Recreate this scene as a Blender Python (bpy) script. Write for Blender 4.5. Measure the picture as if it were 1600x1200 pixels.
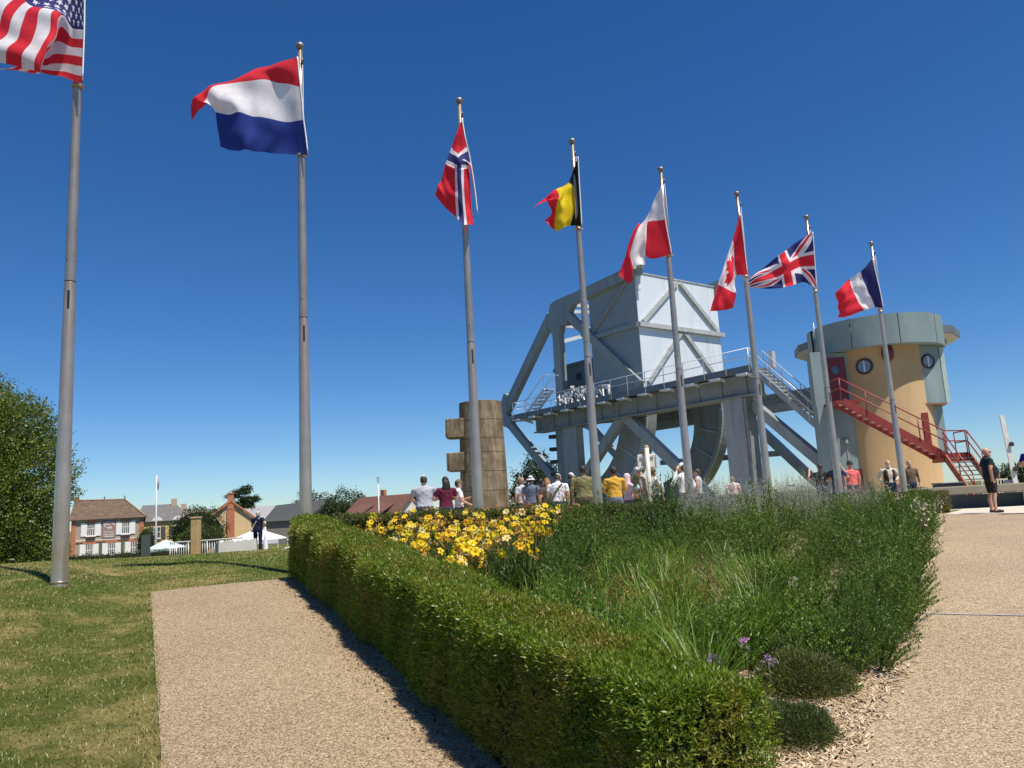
import bpy, bmesh, math, random
import numpy as np
from mathutils import Vector, Matrix, noise as mnoise, kdtree
PI = math.pi
rad = math.radians
rng = np.random.default_rng(7)
random.seed(7)
for o in list(bpy.data.objects):
    bpy.data.objects.remove(o)
scene = bpy.context.scene
COL = scene.collection

# ------------------------------------------------------------------ camera
EYE = (0.0, 0.0, 1.55)
cam_data = bpy.data.cameras.new('camera')
cam = bpy.data.objects.new('camera', cam_data)
COL.objects.link(cam)
scene.camera = cam
cam_data.sensor_width = 36.0
cam_data.lens = 27.0
cam_data.clip_start = 0.05
cam_data.clip_end = 6000.0
cam.matrix_world = (Matrix.Translation(EYE) @ Matrix.Rotation(rad(90 + 9.0), 4, 'X') @ Matrix.Rotation(rad(-3.2), 4, 'Z'))

# ------------------------------------------------------------------ sky, sun, exposure
SUN_EL = rad(64)
SUN_DIR = Vector((0.70, -0.714, 0)).normalized()
world = bpy.data.worlds.new('World')
scene.world = world
world.use_nodes = True
wn = world.node_tree
wn.nodes.clear()
sky = wn.nodes.new('ShaderNodeTexSky')
sky.sky_type = 'NISHITA'
sky.sun_disc = False
sky.sun_elevation = SUN_EL
sky.sun_rotation = math.atan2(SUN_DIR.x, SUN_DIR.y)
sky.altitude = 1200
sky.air_density = 1.0
sky.dust_density = 0.0
sky.ozone_density = 2.5
bg = wn.nodes.new('ShaderNodeBackground')
bg.inputs['Strength'].default_value = 0.074
wo = wn.nodes.new('ShaderNodeOutputWorld')
hs_ = wn.nodes.new('ShaderNodeHueSaturation')
hs_.inputs['Saturation'].default_value = 1.27
tint = wn.nodes.new('ShaderNodeMix')
tint.data_type = 'RGBA'
tint.blend_type = 'MULTIPLY'
tint.inputs[0].default_value = 1.0
tint.inputs[7].default_value = (0.80, 0.98, 1.2, 1.0)
wn.links.new(sky.outputs[0], hs_.inputs['Color'])
wn.links.new(hs_.outputs[0], tint.inputs[6])
wn.links.new(tint.outputs[2], bg.inputs['Color'])
wn.links.new(bg.outputs[0], wo.inputs['Surface'])
sun_data = bpy.data.lights.new('sun', 'SUN')
sun_data.energy = 5.0
sun_data.angle = rad(0.53)
sun_data.color = (1.0, 0.925, 0.80)
sun = bpy.data.objects.new('sun', sun_data)
COL.objects.link(sun)
sd = Vector((SUN_DIR.x * math.cos(SUN_EL), SUN_DIR.y * math.cos(SUN_EL), math.sin(SUN_EL)))
sun.rotation_euler = sd.to_track_quat('Z', 'Y').to_euler()
sun.location = (20, -20, 40)
scene.view_settings.view_transform = 'Standard'
scene.view_settings.look = 'None'
scene.view_settings.gamma = 1.0
scene.view_settings.use_curve_mapping = False
scene.view_settings.exposure = 0.35
scene.render.engine = 'CYCLES'
scene.render.resolution_x = 1024
scene.render.resolution_y = 768
scene.cycles.max_bounces = 6
scene.cycles.transparent_max_bounces = 4

# ------------------------------------------------------------------ materials
MATS = {}
def _new(name):
    m = bpy.data.materials.new(name)
    m.use_nodes = True
    nt = m.node_tree
    nt.nodes.clear()
    out = nt.nodes.new('ShaderNodeOutputMaterial')
    return m, nt, out
def L(nt, a, b):
    nt.links.new(a, b)
def rgba(c):
    return (c[0], c[1], c[2], 1.0)
def coords(nt, scale=(1, 1, 1)):
    tc = nt.nodes.new('ShaderNodeTexCoord')
    mp = nt.nodes.new('ShaderNodeMapping')
    mp.inputs['Scale'].default_value = scale
    L(nt, tc.outputs['Object'], mp.inputs['Vector'])
    return mp.outputs[0]
def ntex(nt, vec, scale, detail=4, rough=0.6):
    n = nt.nodes.new('ShaderNodeTexNoise')
    n.inputs['Scale'].default_value = scale
    n.inputs['Detail'].default_value = detail
    n.inputs['Roughness'].default_value = rough
    if vec is not None:
        L(nt, vec, n.inputs['Vector'])
    return n.outputs['Fac']
def ramp(nt, fac, stops):
    r = nt.nodes.new('ShaderNodeValToRGB')
    e = r.color_ramp.elements
    while len(e) < len(stops):
        e.new(0.5)
    for i, (p, c) in enumerate(stops):
        e[i].position = p
        e[i].color = rgba(c)
    L(nt, fac, r.inputs[0])
    return r.outputs[0]
def mixc(nt, fac, a, b, mode='MIX'):
    m = nt.nodes.new('ShaderNodeMix')
    m.data_type = 'RGBA'
    m.blend_type = mode
    for s, v in ((m.inputs[0], fac), (m.inputs[6], a), (m.inputs[7], b)):
        if isinstance(v, (int, float)):
            s.default_value = v
        elif isinstance(v, tuple):
            s.default_value = rgba(v)
        else:
            L(nt, v, s)
    return m.outputs[2]
def bump(nt, h, strength, dist):
    b = nt.nodes.new('ShaderNodeBump')
    b.inputs['Strength'].default_value = strength
    b.inputs['Distance'].default_value = dist
    L(nt, h, b.inputs['Height'])
    return b.outputs[0]
def mat(name, col, rough=0.6, metal=0.0, var=0.15, scale=3.0, stretch=(1, 1, 1), bmp=0.0, bdist=0.01, bscale=None, grime=None, grime_amt=0.5, spec=0.5):
    """painted / plain surface with uneven tone, fine relief and optional grime of its own shape"""
    if name in MATS:
        return MATS[name]
    m, nt, out = _new(name)
    p = nt.nodes.new('ShaderNodeBsdfPrincipled')
    p.inputs['Metallic'].default_value = metal
    p.inputs['Specular IOR Level'].default_value = spec
    v = coords(nt, stretch)
    n = ntex(nt, v, scale, 6)
    lo = tuple(max(0, c * (1 - var)) for c in col)
    hi = tuple(min(1, c * (1 + var)) for c in col)
    c = ramp(nt, n, [(0.3, lo), (0.7, hi)])
    if grime:
        g = ntex(nt, v, scale * 0.7 + 0.3, 8, 0.7)
        gr = ramp(nt, g, [(0.52, (0, 0, 0)), (0.68, (1, 1, 1))])
        mm = nt.nodes.new('ShaderNodeMath')
        mm.operation = 'MULTIPLY'
        mm.inputs[1].default_value = grime_amt
        L(nt, gr, mm.inputs[0])
        c = mixc(nt, mm.outputs[0], c, grime)
    L(nt, c, p.inputs['Base Color'])
    rn = nt.nodes.new('ShaderNodeMapRange')
    rn.inputs[3].default_value = max(0.03, rough - 0.1)
    rn.inputs[4].default_value = min(1, rough + 0.1)
    L(nt, n, rn.inputs[0])
    L(nt, rn.outputs[0], p.inputs['Roughness'])
    if bmp:
        L(nt, bump(nt, ntex(nt, v, bscale or scale * 8, 5), bmp, bdist), p.inputs['Normal'])
    L(nt, p.outputs[0], out.inputs[0])
    MATS[name] = m
    return m
def leafmat(name, stops, trans=0.35, patch=None, patch_scale=1.2, gloss=0.04):
    """leaves: colour varies from leaf to leaf, light passes through them"""
    if name in MATS:
        return MATS[name]
    m, nt, out = _new(name)
    g = nt.nodes.new('ShaderNodeNewGeometry')
    c = ramp(nt, g.outputs['Random Per Island'], stops)
    oi = nt.nodes.new('ShaderNodeObjectInfo')
    c = mixc(nt, 1.0, c, ramp(nt, oi.outputs['Random'], [(0.0, (0.72, 0.78, 0.75)), (0.5, (1.0, 1.0, 1.0)), (1.0, (1.28, 1.16, 1.0))]), 'MULTIPLY')
    if patch:
        tc = nt.nodes.new('ShaderNodeTexCoord')
        n = ntex(nt, tc.outputs['Object'], patch_scale, 5)
        f = ramp(nt, n, [(0.46, (0, 0, 0)), (0.62, (1, 1, 1))])
        c = mixc(nt, f, c, mixc(nt, 0.75, c, patch))
    d = nt.nodes.new('ShaderNodeBsdfDiffuse')
    t = nt.nodes.new('ShaderNodeBsdfTranslucent')
    L(nt, c, d.inputs[0])
    L(nt, mixc(nt, 1.0, c, (1.15, 1.25, 0.6), 'MULTIPLY'), t.inputs[0])
    mx = nt.nodes.new('ShaderNodeMixShader')
    mx.inputs[0].default_value = trans
    L(nt, d.outputs[0], mx.inputs[1])
    L(nt, t.outputs[0], mx.inputs[2])
    gl = nt.nodes.new('ShaderNodeBsdfGlossy')
    gl.inputs['Roughness'].default_value = 0.45
    m2 = nt.nodes.new('ShaderNodeMixShader')
    m2.inputs[0].default_value = gloss
    L(nt, mx.outputs[0], m2.inputs[1])
    L(nt, gl.outputs[0], m2.inputs[2])
    L(nt, m2.outputs[0], out.inputs[0])
    MATS[name] = m
    return m
def clothmat(name, col, trans=0.0, var=0.08, weave=False):
    if name in MATS:
        return MATS[name]
    m, nt, out = _new(name)
    v = coords(nt)
    n = ntex(nt, v, 9, 4)
    c = ramp(nt, n, [(0.3, tuple(x * (1 - var) for x in col)), (0.7, tuple(min(1, x * (1 + var)) for x in col))])
    p = nt.nodes.new('ShaderNodeBsdfPrincipled')
    p.inputs['Roughness'].default_value = 0.8
    p.inputs['Specular IOR Level'].default_value = 0.2
    L(nt, c, p.inputs['Base Color'])
    L(nt, bump(nt, ntex(nt, v, 26, 4), 0.35, 0.012), p.inputs['Normal'])
    sh = p.outputs[0]
    if trans:
        t = nt.nodes.new('ShaderNodeBsdfTranslucent')
        L(nt, c, t.inputs[0])
        mx = nt.nodes.new('ShaderNodeMixShader')
        mx.inputs[0].default_value = trans
        L(nt, sh, mx.inputs[1])
        L(nt, t.outputs[0], mx.inputs[2])
        sh = mx.outputs[0]
    L(nt, sh, out.inputs[0])
    MATS[name] = m
    return m
def gravelmat(name, cols, scale, dark=0.55):
    m, nt, out = _new(name)
    tc = nt.nodes.new('ShaderNodeTexCoord')
    vo = nt.nodes.new('ShaderNodeTexVoronoi')
    vo.inputs['Scale'].default_value = scale
    L(nt, tc.outputs['Object'], vo.inputs['Vector'])
    sep = nt.nodes.new('ShaderNodeSeparateColor')
    L(nt, vo.outputs['Color'], sep.inputs[0])
    c = ramp(nt, sep.outputs[0], [(i / (len(cols) - 1), k) for i, k in enumerate(cols)])
    big = ntex(nt, tc.outputs['Object'], 0.9, 5)
    c = mixc(nt, 1.0, c, ramp(nt, big, [(0.3, (0.86, 0.85, 0.84)), (0.7, (1.08, 1.07, 1.05))]), 'MULTIPLY')
    edge = ramp(nt, vo.outputs['Distance'], [(0.25, (1, 1, 1)), (0.75, (dark, dark * 0.95, dark * 0.9))])
    c = mixc(nt, 1.0, c, edge, 'MULTIPLY')
    st = ramp(nt, ntex(nt, tc.outputs['Object'], 0.45, 9, 0.75), [(0.38, (1.06, 1.05, 1.03)), (0.52, (1, 1, 1)), (0.68, (0.80, 0.785, 0.77))])
    c = mixc(nt, 1.0, c, st, 'MULTIPLY')
    p = nt.nodes.new('ShaderNodeBsdfPrincipled')
    p.inputs['Roughness'].default_value = 0.75
    p.inputs['Specular IOR Level'].default_value = 0.3
    L(nt, c, p.inputs['Base Color'])
    inv = nt.nodes.new('ShaderNodeMath')
    inv.operation = 'SUBTRACT'
    inv.inputs[0].default_value = 1.0
    L(nt, vo.outputs['Distance'], inv.inputs[1])
    L(nt, bump(nt, inv.outputs[0], 0.8, 0.006), p.inputs['Normal'])
    L(nt, p.outputs[0], out.inputs[0])
    MATS[name] = m
    return m
def glassmat(name, col=(0.03, 0.04, 0.05)):
    if name in MATS:
        return MATS[name]
    m, nt, out = _new(name)
    p = nt.nodes.new('ShaderNodeBsdfPrincipled')
    p.inputs['Base Color'].default_value = rgba(col)
    p.inputs['Roughness'].default_value = 0.06
    p.inputs['Specular IOR Level'].default_value = 0.9
    L(nt, p.outputs[0], out.inputs[0])
    MATS[name] = m
    return m

# ------------------------------------------------------------------ objects
def tag(o, label=None, cat=None, group=None, kind=None):
    if label: o['label'] = label
    if cat: o['category'] = cat
    if group: o['group'] = group
    if kind: o['kind'] = kind
    return o
def empty(name, loc=(0, 0, 0), rz=0.0, label=None, cat=None, group=None):
    o = bpy.data.objects.new(name, None)
    o.empty_display_size = 0.2
    COL.objects.link(o)
    o.location = loc
    o.rotation_euler = (0, 0, rz)
    tag(o, label, cat, group)
    return o
def link(name, me, mats=None, parent=None, kind=None, loc=None):
    if mats is not None:
        for m in (mats if isinstance(mats, (list, tuple)) else [mats]):
            me.materials.append(m)
    o = bpy.data.objects.new(name, me)
    COL.objects.link(o)
    if parent is not None:
        o.parent = parent
    if loc is not None:
        o.location = loc
    if kind:
        o['kind'] = kind
    return o
def fast(name, verts, faces, mats, parent=None, kind=None, smooth=False, mi=None, loc=None):
    """mesh from numpy arrays; faces is (n,3) or (n,4)"""
    verts = np.asarray(verts, dtype=np.float32)
    faces = np.asarray(faces, dtype=np.int32)
    k = faces.shape[1]
    me = bpy.data.meshes.new(name)
    me.vertices.add(len(verts))
    me.vertices.foreach_set('co', verts.ravel())
    me.loops.add(faces.size)
    me.loops.foreach_set('vertex_index', faces.ravel())
    me.polygons.add(len(faces))
    me.polygons.foreach_set('loop_start', np.arange(len(faces), dtype=np.int32) * k)
    me.polygons.foreach_set('loop_total', np.full(len(faces), k, dtype=np.int32))
    if mi is not None:
        me.polygons.foreach_set('material_index', np.asarray(mi, dtype=np.int32))
    me.polygons.foreach_set('use_smooth', np.full(len(faces), bool(smooth)))
    me.update(calc_edges=True)
    return link(name, me, mats, parent, kind, loc)
class MB:
    """collects boxes, beams, tubes, lathes and prisms into one mesh"""
    def __init__(self):
        self.v = []
        self.f = []
        self.m = []
        self.s = []
    def add(self, vs, fs, mi=0, smooth=False):
        b = len(self.v)
        self.v += [tuple(map(float, p)) for p in vs]
        self.f += [tuple(b + i for i in f) for f in fs]
        self.m += [mi] * len(fs)
        self.s += [smooth] * len(fs)
        return self
    def box(self, c, s, mi=0, rz=0.0):
        hx, hy, hz = s[0] / 2, s[1] / 2, s[2] / 2
        ca, sa = math.cos(rz), math.sin(rz)
        vs = []
        for z in (-hz, hz):
            for x, y in ((-hx, -hy), (hx, -hy), (hx, hy), (-hx, hy)):
                vs.append((c[0] + x * ca - y * sa, c[1] + x * sa + y * ca, c[2] + z))
        return self.add(vs, [(3, 2, 1, 0), (4, 5, 6, 7), (0, 1, 5, 4), (1, 2, 6, 5), (2, 3, 7, 6), (3, 0, 4, 7)], mi)
    def span(self, lo, hi, mi=0):
        return self.box([(lo[i] + hi[i]) / 2 for i in range(3)], [abs(hi[i] - lo[i]) for i in range(3)], mi)
    def beam(self, a, b, wd, ht, side=None, mi=0, ext=0.0):
        """box section from a to b; wd across `side`, ht in the other direction"""
        a, b = Vector(a), Vector(b)
        d = (b - a).normalized()
        a = a - d * ext
        b = b + d * ext
        sd_ = Vector(side) if side is not None else (d.cross(Vector((0, 0, 1))) if abs(d.z) < 0.99 else Vector((1, 0, 0)))
        sd_ = (sd_ - d * sd_.dot(d)).normalized()
        up = sd_.cross(d).normalized()
        vs = []
        for p in (a, b):
            for i, j in ((-1, -1), (1, -1), (1, 1), (-1, 1)):
                vs.append(p + sd_ * (i * wd / 2) + up * (j * ht / 2))
        return self.add(vs, [(0, 1, 2, 3), (7, 6, 5, 4), (1, 0, 4, 5), (2, 1, 5, 6), (3, 2, 6, 7), (0, 3, 7, 4)], mi)
    def tube(self, pts, r, n=8, mi=0, cap=True, smooth=True):
        pts = [Vector(p) for p in pts]
        rs = r if isinstance(r, (list, tuple)) else [r] * len(pts)
        prev = None
        vs = []
        for i, p in enumerate(pts):
            d = (pts[min(i + 1, len(pts) - 1)] - pts[max(i - 1, 0)]).normalized()
            if prev is None:
                a = d.cross(Vector((0, 0, 1)))
                if a.length < 0.05:
                    a = Vector((1, 0, 0))
            else:
                a = prev - d * prev.dot(d)
            a.normalize()
            prev = a
            b = d.cross(a)
            for k in range(n):
                t = 2 * PI * k / n
                vs.append(p + (a * math.cos(t) + b * math.sin(t)) * rs[i])
        fs = []
        for i in range(len(pts) - 1):
            for k in range(n):
                k2 = (k + 1) % n
                fs.append((i * n + k, i * n + k2, (i + 1) * n + k2, (i + 1) * n + k))
        self.add(vs, fs, mi, smooth)
        if cap:
            m = len(pts) - 1
            b0 = len(self.v) - len(vs)
            self.f += [tuple(b0 + k for k in range(n))[::-1], tuple(b0 + m * n + k for k in range(n))]
            self.m += [mi] * 2
            self.s += [False] * 2
        return self
    def lathe(self, prof, c=(0, 0, 0), n=24, mi=0, a0=0.0, a1=2 * PI, smooth=True):
        full = abs(a1 - a0 - 2 * PI) < 1e-6
        m = n if full else n + 1
        vs = []
        for r, z in prof:
            for k in range(m):
                t = a0 + (a1 - a0) * k / n
                vs.append((c[0] + r * math.cos(t), c[1] + r * math.sin(t), c[2] + z))
        fs = []
        for i in range(len(prof) - 1):
            for k in range(n):
                k2 = (k + 1) % m
                fs.append((i * m + k, i * m + k2, (i + 1) * m + k2, (i + 1) * m + k))
        return self.add(vs, fs, mi, smooth)
    def prism(self, poly, ext, mi=0):
        """poly: 3-D points of a flat outline; ext: extrusion vector"""
        n = len(poly)
        e = Vector(ext)
        vs = [Vector(p) for p in poly] + [Vector(p) + e for p in poly]
        fs = [tuple(range(n))[::-1], tuple(range(n, 2 * n))] + [(i, (i + 1) % n, n + (i + 1) % n, n + i) for i in range(n)]
        return self.add(vs, fs, mi)
    def ball(self, c, r, nu=12, nv=8, mi=0):
        rx, ry, rz = r if isinstance(r, (tuple, list)) else (r, r, r)
        prof = [(math.sin(PI * i / nv), -math.cos(PI * i / nv)) for i in range(nv + 1)]
        vs = []
        for a, b in prof:
            for k in range(nu):
                t = 2 * PI * k / nu
                vs.append((c[0] + rx * max(a, 1e-4) * math.cos(t), c[1] + ry * max(a, 1e-4) * math.sin(t), c[2] + rz * b))
        fs = [(i * nu + k, i * nu + (k + 1) % nu, (i + 1) * nu + (k + 1) % nu, (i + 1) * nu + k) for i in range(nv) for k in range(nu)]
        return self.add(vs, fs, mi, True)
    def build(self, name, mats, parent=None, kind=None, loc=None, bevel=0.0, fix=True):
        me = bpy.data.meshes.new(name)
        me.from_pydata(self.v, [], self.f)
        me.polygons.foreach_set('material_index', self.m)
        me.polygons.foreach_set('use_smooth', self.s)
        if fix:
            bm = bmesh.new()
            bm.from_mesh(me)
            bmesh.ops.recalc_face_normals(bm, faces=bm.faces)
            bm.to_mesh(me)
            bm.free()
        me.update()
        o = link(name, me, mats, parent, kind, loc)
        if bevel:
            md = o.modifiers.new('bevel', 'BEVEL')
            md.width = bevel
            md.segments = 1
            md.limit_method = 'ANGLE'
        return o
def copy_tree(o, parent=None):
    c = o.copy()
    COL.objects.link(c)
    c.parent = parent
    for ch in o.children:
        copy_tree(ch, c)
    return c

# ------------------------------------------------------------------ terrain
def sstep(x, a, b):
    t = np.clip((x - a) / (b - a), 0, 1)
    return t * t * (3 - 2 * t)
BO = Vector((9.0, 52.0, 0))          # bridge origin: near corner of the counterweight
BU = Vector((-0.6, 0.8, 0))          # along the bridge, away over the canal
BV = Vector((0.8, 0.6, 0))           # across the bridge
def gz(x, y):
    x = np.asarray(x, dtype=float)
    y = np.asarray(y, dtype=float)
    s = 0.082 * (y - 5.0)
    z = np.where(s < 0.62, s, 0.62) - 0.10 * np.exp(-((s - 0.62) / 0.16) ** 2) * 0.6
    z = np.maximum(z, -0.6)
    edge = -0.4 - 0.46 * y               # left border of the tan path
    bank = 0.36 * sstep(edge - x, 0.0, 1.7) * sstep(y, 5.0, 11.5)
    brow = 0.13 * sstep(y, 13.0, 16.5) * sstep(-x, 2.0, 4.5)
    z = z + np.maximum(bank * (1 - sstep(y, 13.5, 20) * 0.65), brow)
    left = sstep(-x, 0.5, 6.0)
    z = z - np.clip((y - 20.5) * 0.05, 0, 1.2) * left
    z = z - np.clip((y - 28.0) * 0.02, 0, 0.35) * (1 - left)
    und = 0.02 * np.sin(x * 0.9 + 0.5) * np.sin(y * 0.7) * sstep(-x, 4.0, 8.0) * sstep(y, 8, 13)
    z = z + und
    t = (x - BO.x) * BU.x + (y - BO.y) * BU.y
    canal = sstep(t, 14.5, 17.5)
    z = z * (1 - canal) + (-5.5) * canal
    far = sstep(t, 58.0, 62.0)
    z = z * (1 - far) + (-2.7) * far
    return z
def g1(x, y):
    return float(gz(x, y))
def axis(parts):
    out = []
    for a, b, st in parts:
        out += list(np.arange(a, b, st))
    return np.array(out + [parts[-1][1]])
xs = axis([(-2500, -300, 220), (-300, -80, 20), (-80, -30, 4), (-30, -10, 1), (-10, 14, 0.3), (14, 40, 1), (40, 100, 6), (100, 300, 25), (300, 2500, 220)])
ys = axis([(-300, -40, 40), (-40, -4, 3), (-4, 27, 0.3), (27, 50, 1), (50, 130, 2.5), (130, 300, 20), (300, 3500, 250)])
def sheet(name, xs, ys, dz, mats, keep=None, **kw):
    X, Y = np.meshgrid(xs, ys)
    Z = gz(X, Y) + dz
    n, m = X.shape
    v = np.stack([X, Y, Z], -1).reshape(-1, 3)
    i = np.arange(n - 1)[:, None] * m + np.arange(m - 1)[None, :]
    f = np.stack([i, i + 1, i + m + 1, i + m], -1).reshape(-1, 4)
    if keep is not None:
        cx = v[f].mean(1)
        f = f[keep(cx[:, 0], cx[:, 1])]
    return fast(name, v, f, mats, kind='structure', smooth=True, **kw)
def loft(name, A, B, nu, nv, dz, mats, cambered=0.0):
    """sheet between two edge lines, draped over the terrain"""
    def samp(P, n):
        P = np.array(P, float)
        d = np.r_[0, np.cumsum(np.linalg.norm(np.diff(P, axis=0), axis=1))]
        t = np.linspace(0, d[-1], n)
        return np.stack([np.interp(t, d, P[:, 0]), np.interp(t, d, P[:, 1])], -1)
    a, b = samp(A, nu), samp(B, nu)
    k = np.linspace(0, 1, nv)[None, :, None]
    P = a[:, None] * (1 - k) + b[:, None] * k
    Z = gz(P[..., 0], P[..., 1]) + dz
    v = np.concatenate([P, Z[..., None]], -1).reshape(-1, 3)
    i = np.arange(nu - 1)[:, None] * nv + np.arange(nv - 1)[None, :]
    f = np.stack([i, i + 1, i + nv + 1, i + nv], -1).reshape(-1, 4)
    return fast(name, v, f, mats, kind='structure', smooth=True)
# lawn soil and turf colour under the blades
def lawnmat():
    m, nt, out = _new('lawn')
    tc = nt.nodes.new('ShaderNodeTexCoord')
    n1 = ntex(nt, tc.outputs['Object'], 0.55, 7, 0.65)
    n2 = ntex(nt, tc.outputs['Object'], 14, 6, 0.7)
    a = ramp(nt, n1, [(0.36, (0.055, 0.088, 0.016)), (0.5, (0.10, 0.115, 0.03)), (0.60, (0.28, 0.225, 0.10))])
    b = ramp(nt, n2, [(0.25, (0.55, 0.6, 0.5)), (0.75, (1.35, 1.3, 1.2))])
    c = mixc(nt, 1.0, a, b, 'MULTIPLY')
    p = nt.nodes.new('ShaderNodeBsdfPrincipled')
    p.inputs['Roughness'].default_value = 0.95
    p.inputs['Specular IOR Level'].default_value = 0.1
    L(nt, c, p.inputs['Base Color'])
    L(nt, bump(nt, ntex(nt, tc.outputs['Object'], 40, 6, 0.8), 0.9, 0.03), p.inputs['Normal'])
    L(nt, p.outputs[0], out.inputs[0])
    return m
sheet('ground', xs, ys, 0.0, lawnmat())
GRAVEL = gravelmat('bound_gravel', [(0.17, 0.115, 0.068), (0.34, 0.252, 0.155), (0.45, 0.35, 0.225), (0.64, 0.535, 0.37), (0.26, 0.182, 0.108)], 92)
GRAVEL2 = gravelmat('bound_gravel_pale', [(0.22, 0.155, 0.096), (0.39, 0.295, 0.19), (0.50, 0.395, 0.265), (0.68, 0.57, 0.41), (0.31, 0.222, 0.14)], 88)
CONC = mat('plaza_concrete', (0.56, 0.50, 0.41), 0.85, var=0.10, scale=2.5, bmp=0.3, bscale=90, grime=(0.34, 0.29, 0.23), grime_amt=0.4)
def gpt(x, y, dz=0.0):
    return Vector((x, y, g1(x, y) + dz))
# path to the lawn, ending in a cut edge
loft('path', [(-0.55, 1.0), (-2.39, 5.25), (-5.75, 12.15)], [(1.75, 1.0), (-0.1, 4.95), (-3.75, 13.0)], 50, 14, 0.014, GRAVEL)
# wider path on the right of the bed, rising to the plaza
BED_R = [(0.98, 3.5), (1.25, 4.05), (1.71, 4.7), (2.11, 5.22), (2.54, 5.9), (3.01, 6.64), (3.9, 8.06), (4.97, 9.74), (6.01, 11.42), (8.2, 15.2), (10.3, 18.9), (12.2, 22.3)]
loft('path', [(0.2, 0.2), (0.95, 3.2)] + BED_R, [(14, 0.2), (14, 3), (14, 4.6), (14.5, 5.6), (15, 6.9), (16, 8.6), (17, 10.9), (19, 13.3), (22, 16.0), (25, 19.5), (27, 22.3)], 80, 44, 0.014, GRAVEL2)
def plaza_keep(x, y):
    behind = (x + 3.0) * 0.573 - (y - 13.3) * 0.82 < 0
    return behind & (x > -3.2) & (y > 12.9)
sheet('plaza', np.arange(-3.5, 45.1, 0.35), np.r_[np.arange(12.85, 20.8, 0.35), np.arange(20.9, 46.1, 0.35)], 0.009, CONC, plaza_keep)
loft('plaza', [(11.9, 22.0), (14.0, 18.6), (20.0, 12.5)], [(14.5, 25.5), (30.0, 24.0), (44.0, 20.0)], 30, 40, 0.022, CONC)
# cast metal joint across the right path
jp = [(3.99, 7.96), (8.5, 6.3), (8.5, 6.345), (3.99, 8.005)]
fast('path_joint', [(x, y, g1(x, y) + .021) for x, y in jp], [(0, 1, 2, 3)], mat('joint_grey', (0.33, 0.32, 0.31), 0.7), kind='structure')
# canal water
WATER = mat('canal_water', (0.03, 0.05, 0.05), 0.08, var=0.1, scale=0.3, bmp=0.25, bdist=0.05, bscale=2.0)
wv = []
for t, w in ((15.5, -260), (60.5, -260), (60.5, 260), (15.5, 260)):
    q = BO + BU * t + BV * w
    wv.append((q.x, q.y, -3.9))
fast('canal', wv, [(0, 1, 2, 3)], WATER, kind='structure')

# ------------------------------------------------------------------ flagpoles and flags
STEEL = None
def steelmat():
    m, nt, out = _new('brushed_steel')
    p = nt.nodes.new('ShaderNodeBsdfPrincipled')
    p.inputs['Metallic'].default_value = 0.68
    v = coords(nt, (18, 18, 0.6))
    n = ntex(nt, v, 6, 5)
    v2 = coords(nt, (1, 1, 1))
    n2 = ntex(nt, v2, 1.4, 6)
    c = mixc(nt, 1.0, ramp(nt, n, [(0.3, (0.47, 0.375, 0.275)), (0.7, (0.62, 0.50, 0.375))]), ramp(nt, n2, [(0.35, (0.8, 0.8, 0.8)), (0.65, (1.1, 1.1, 1.1))]), 'MULTIPLY')
    L(nt, c, p.inputs['Base Color'])
    p.inputs['Roughness'].default_value = 0.27
    L(nt, bump(nt, n, 0.12, 0.002), p.inputs['Normal'])
    L(nt, p.outputs[0], out.inputs[0])
    return m
STEEL = steelmat()
DARK = mat('dark_fitting', (0.03, 0.03, 0.03), 0.5)
POLES = [(-6.82, 11.57, 5.39), (-3.70, 13.50, 5.11), (-0.80, 15.47, 4.91), (1.79, 17.55, 4.86), (4.22, 19.12, 4.71), (6.70, 20.83, 4.61), (9.39, 22.77, 4.51), (12.40, 25.03, 4.28)]
COLLAR = [3.33, 3.15, 2.62, 3.15, 3.03, 2.94, 3.01, 3.01]   # clamp ring below each flag, above the joint
POLE_LABEL = [
    'stainless steel flagpole standing on the lawn, carrying the stars and stripes',
    'stainless steel flagpole behind the hedge corner, carrying the red white and blue horizontal tricolour',
    'stainless steel flagpole before the stone pillar, carrying the blue and white cross on red',
    'stainless steel flagpole carrying the black, yellow and red flag',
    'stainless steel flagpole carrying the white over red flag',
    'stainless steel flagpole carrying the red flag with white middle and leaf',
    'stainless steel flagpole carrying the crossed red, white and blue flag',
    'stainless steel flagpole in front of the round tower, carrying the vertical tricolour']
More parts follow.
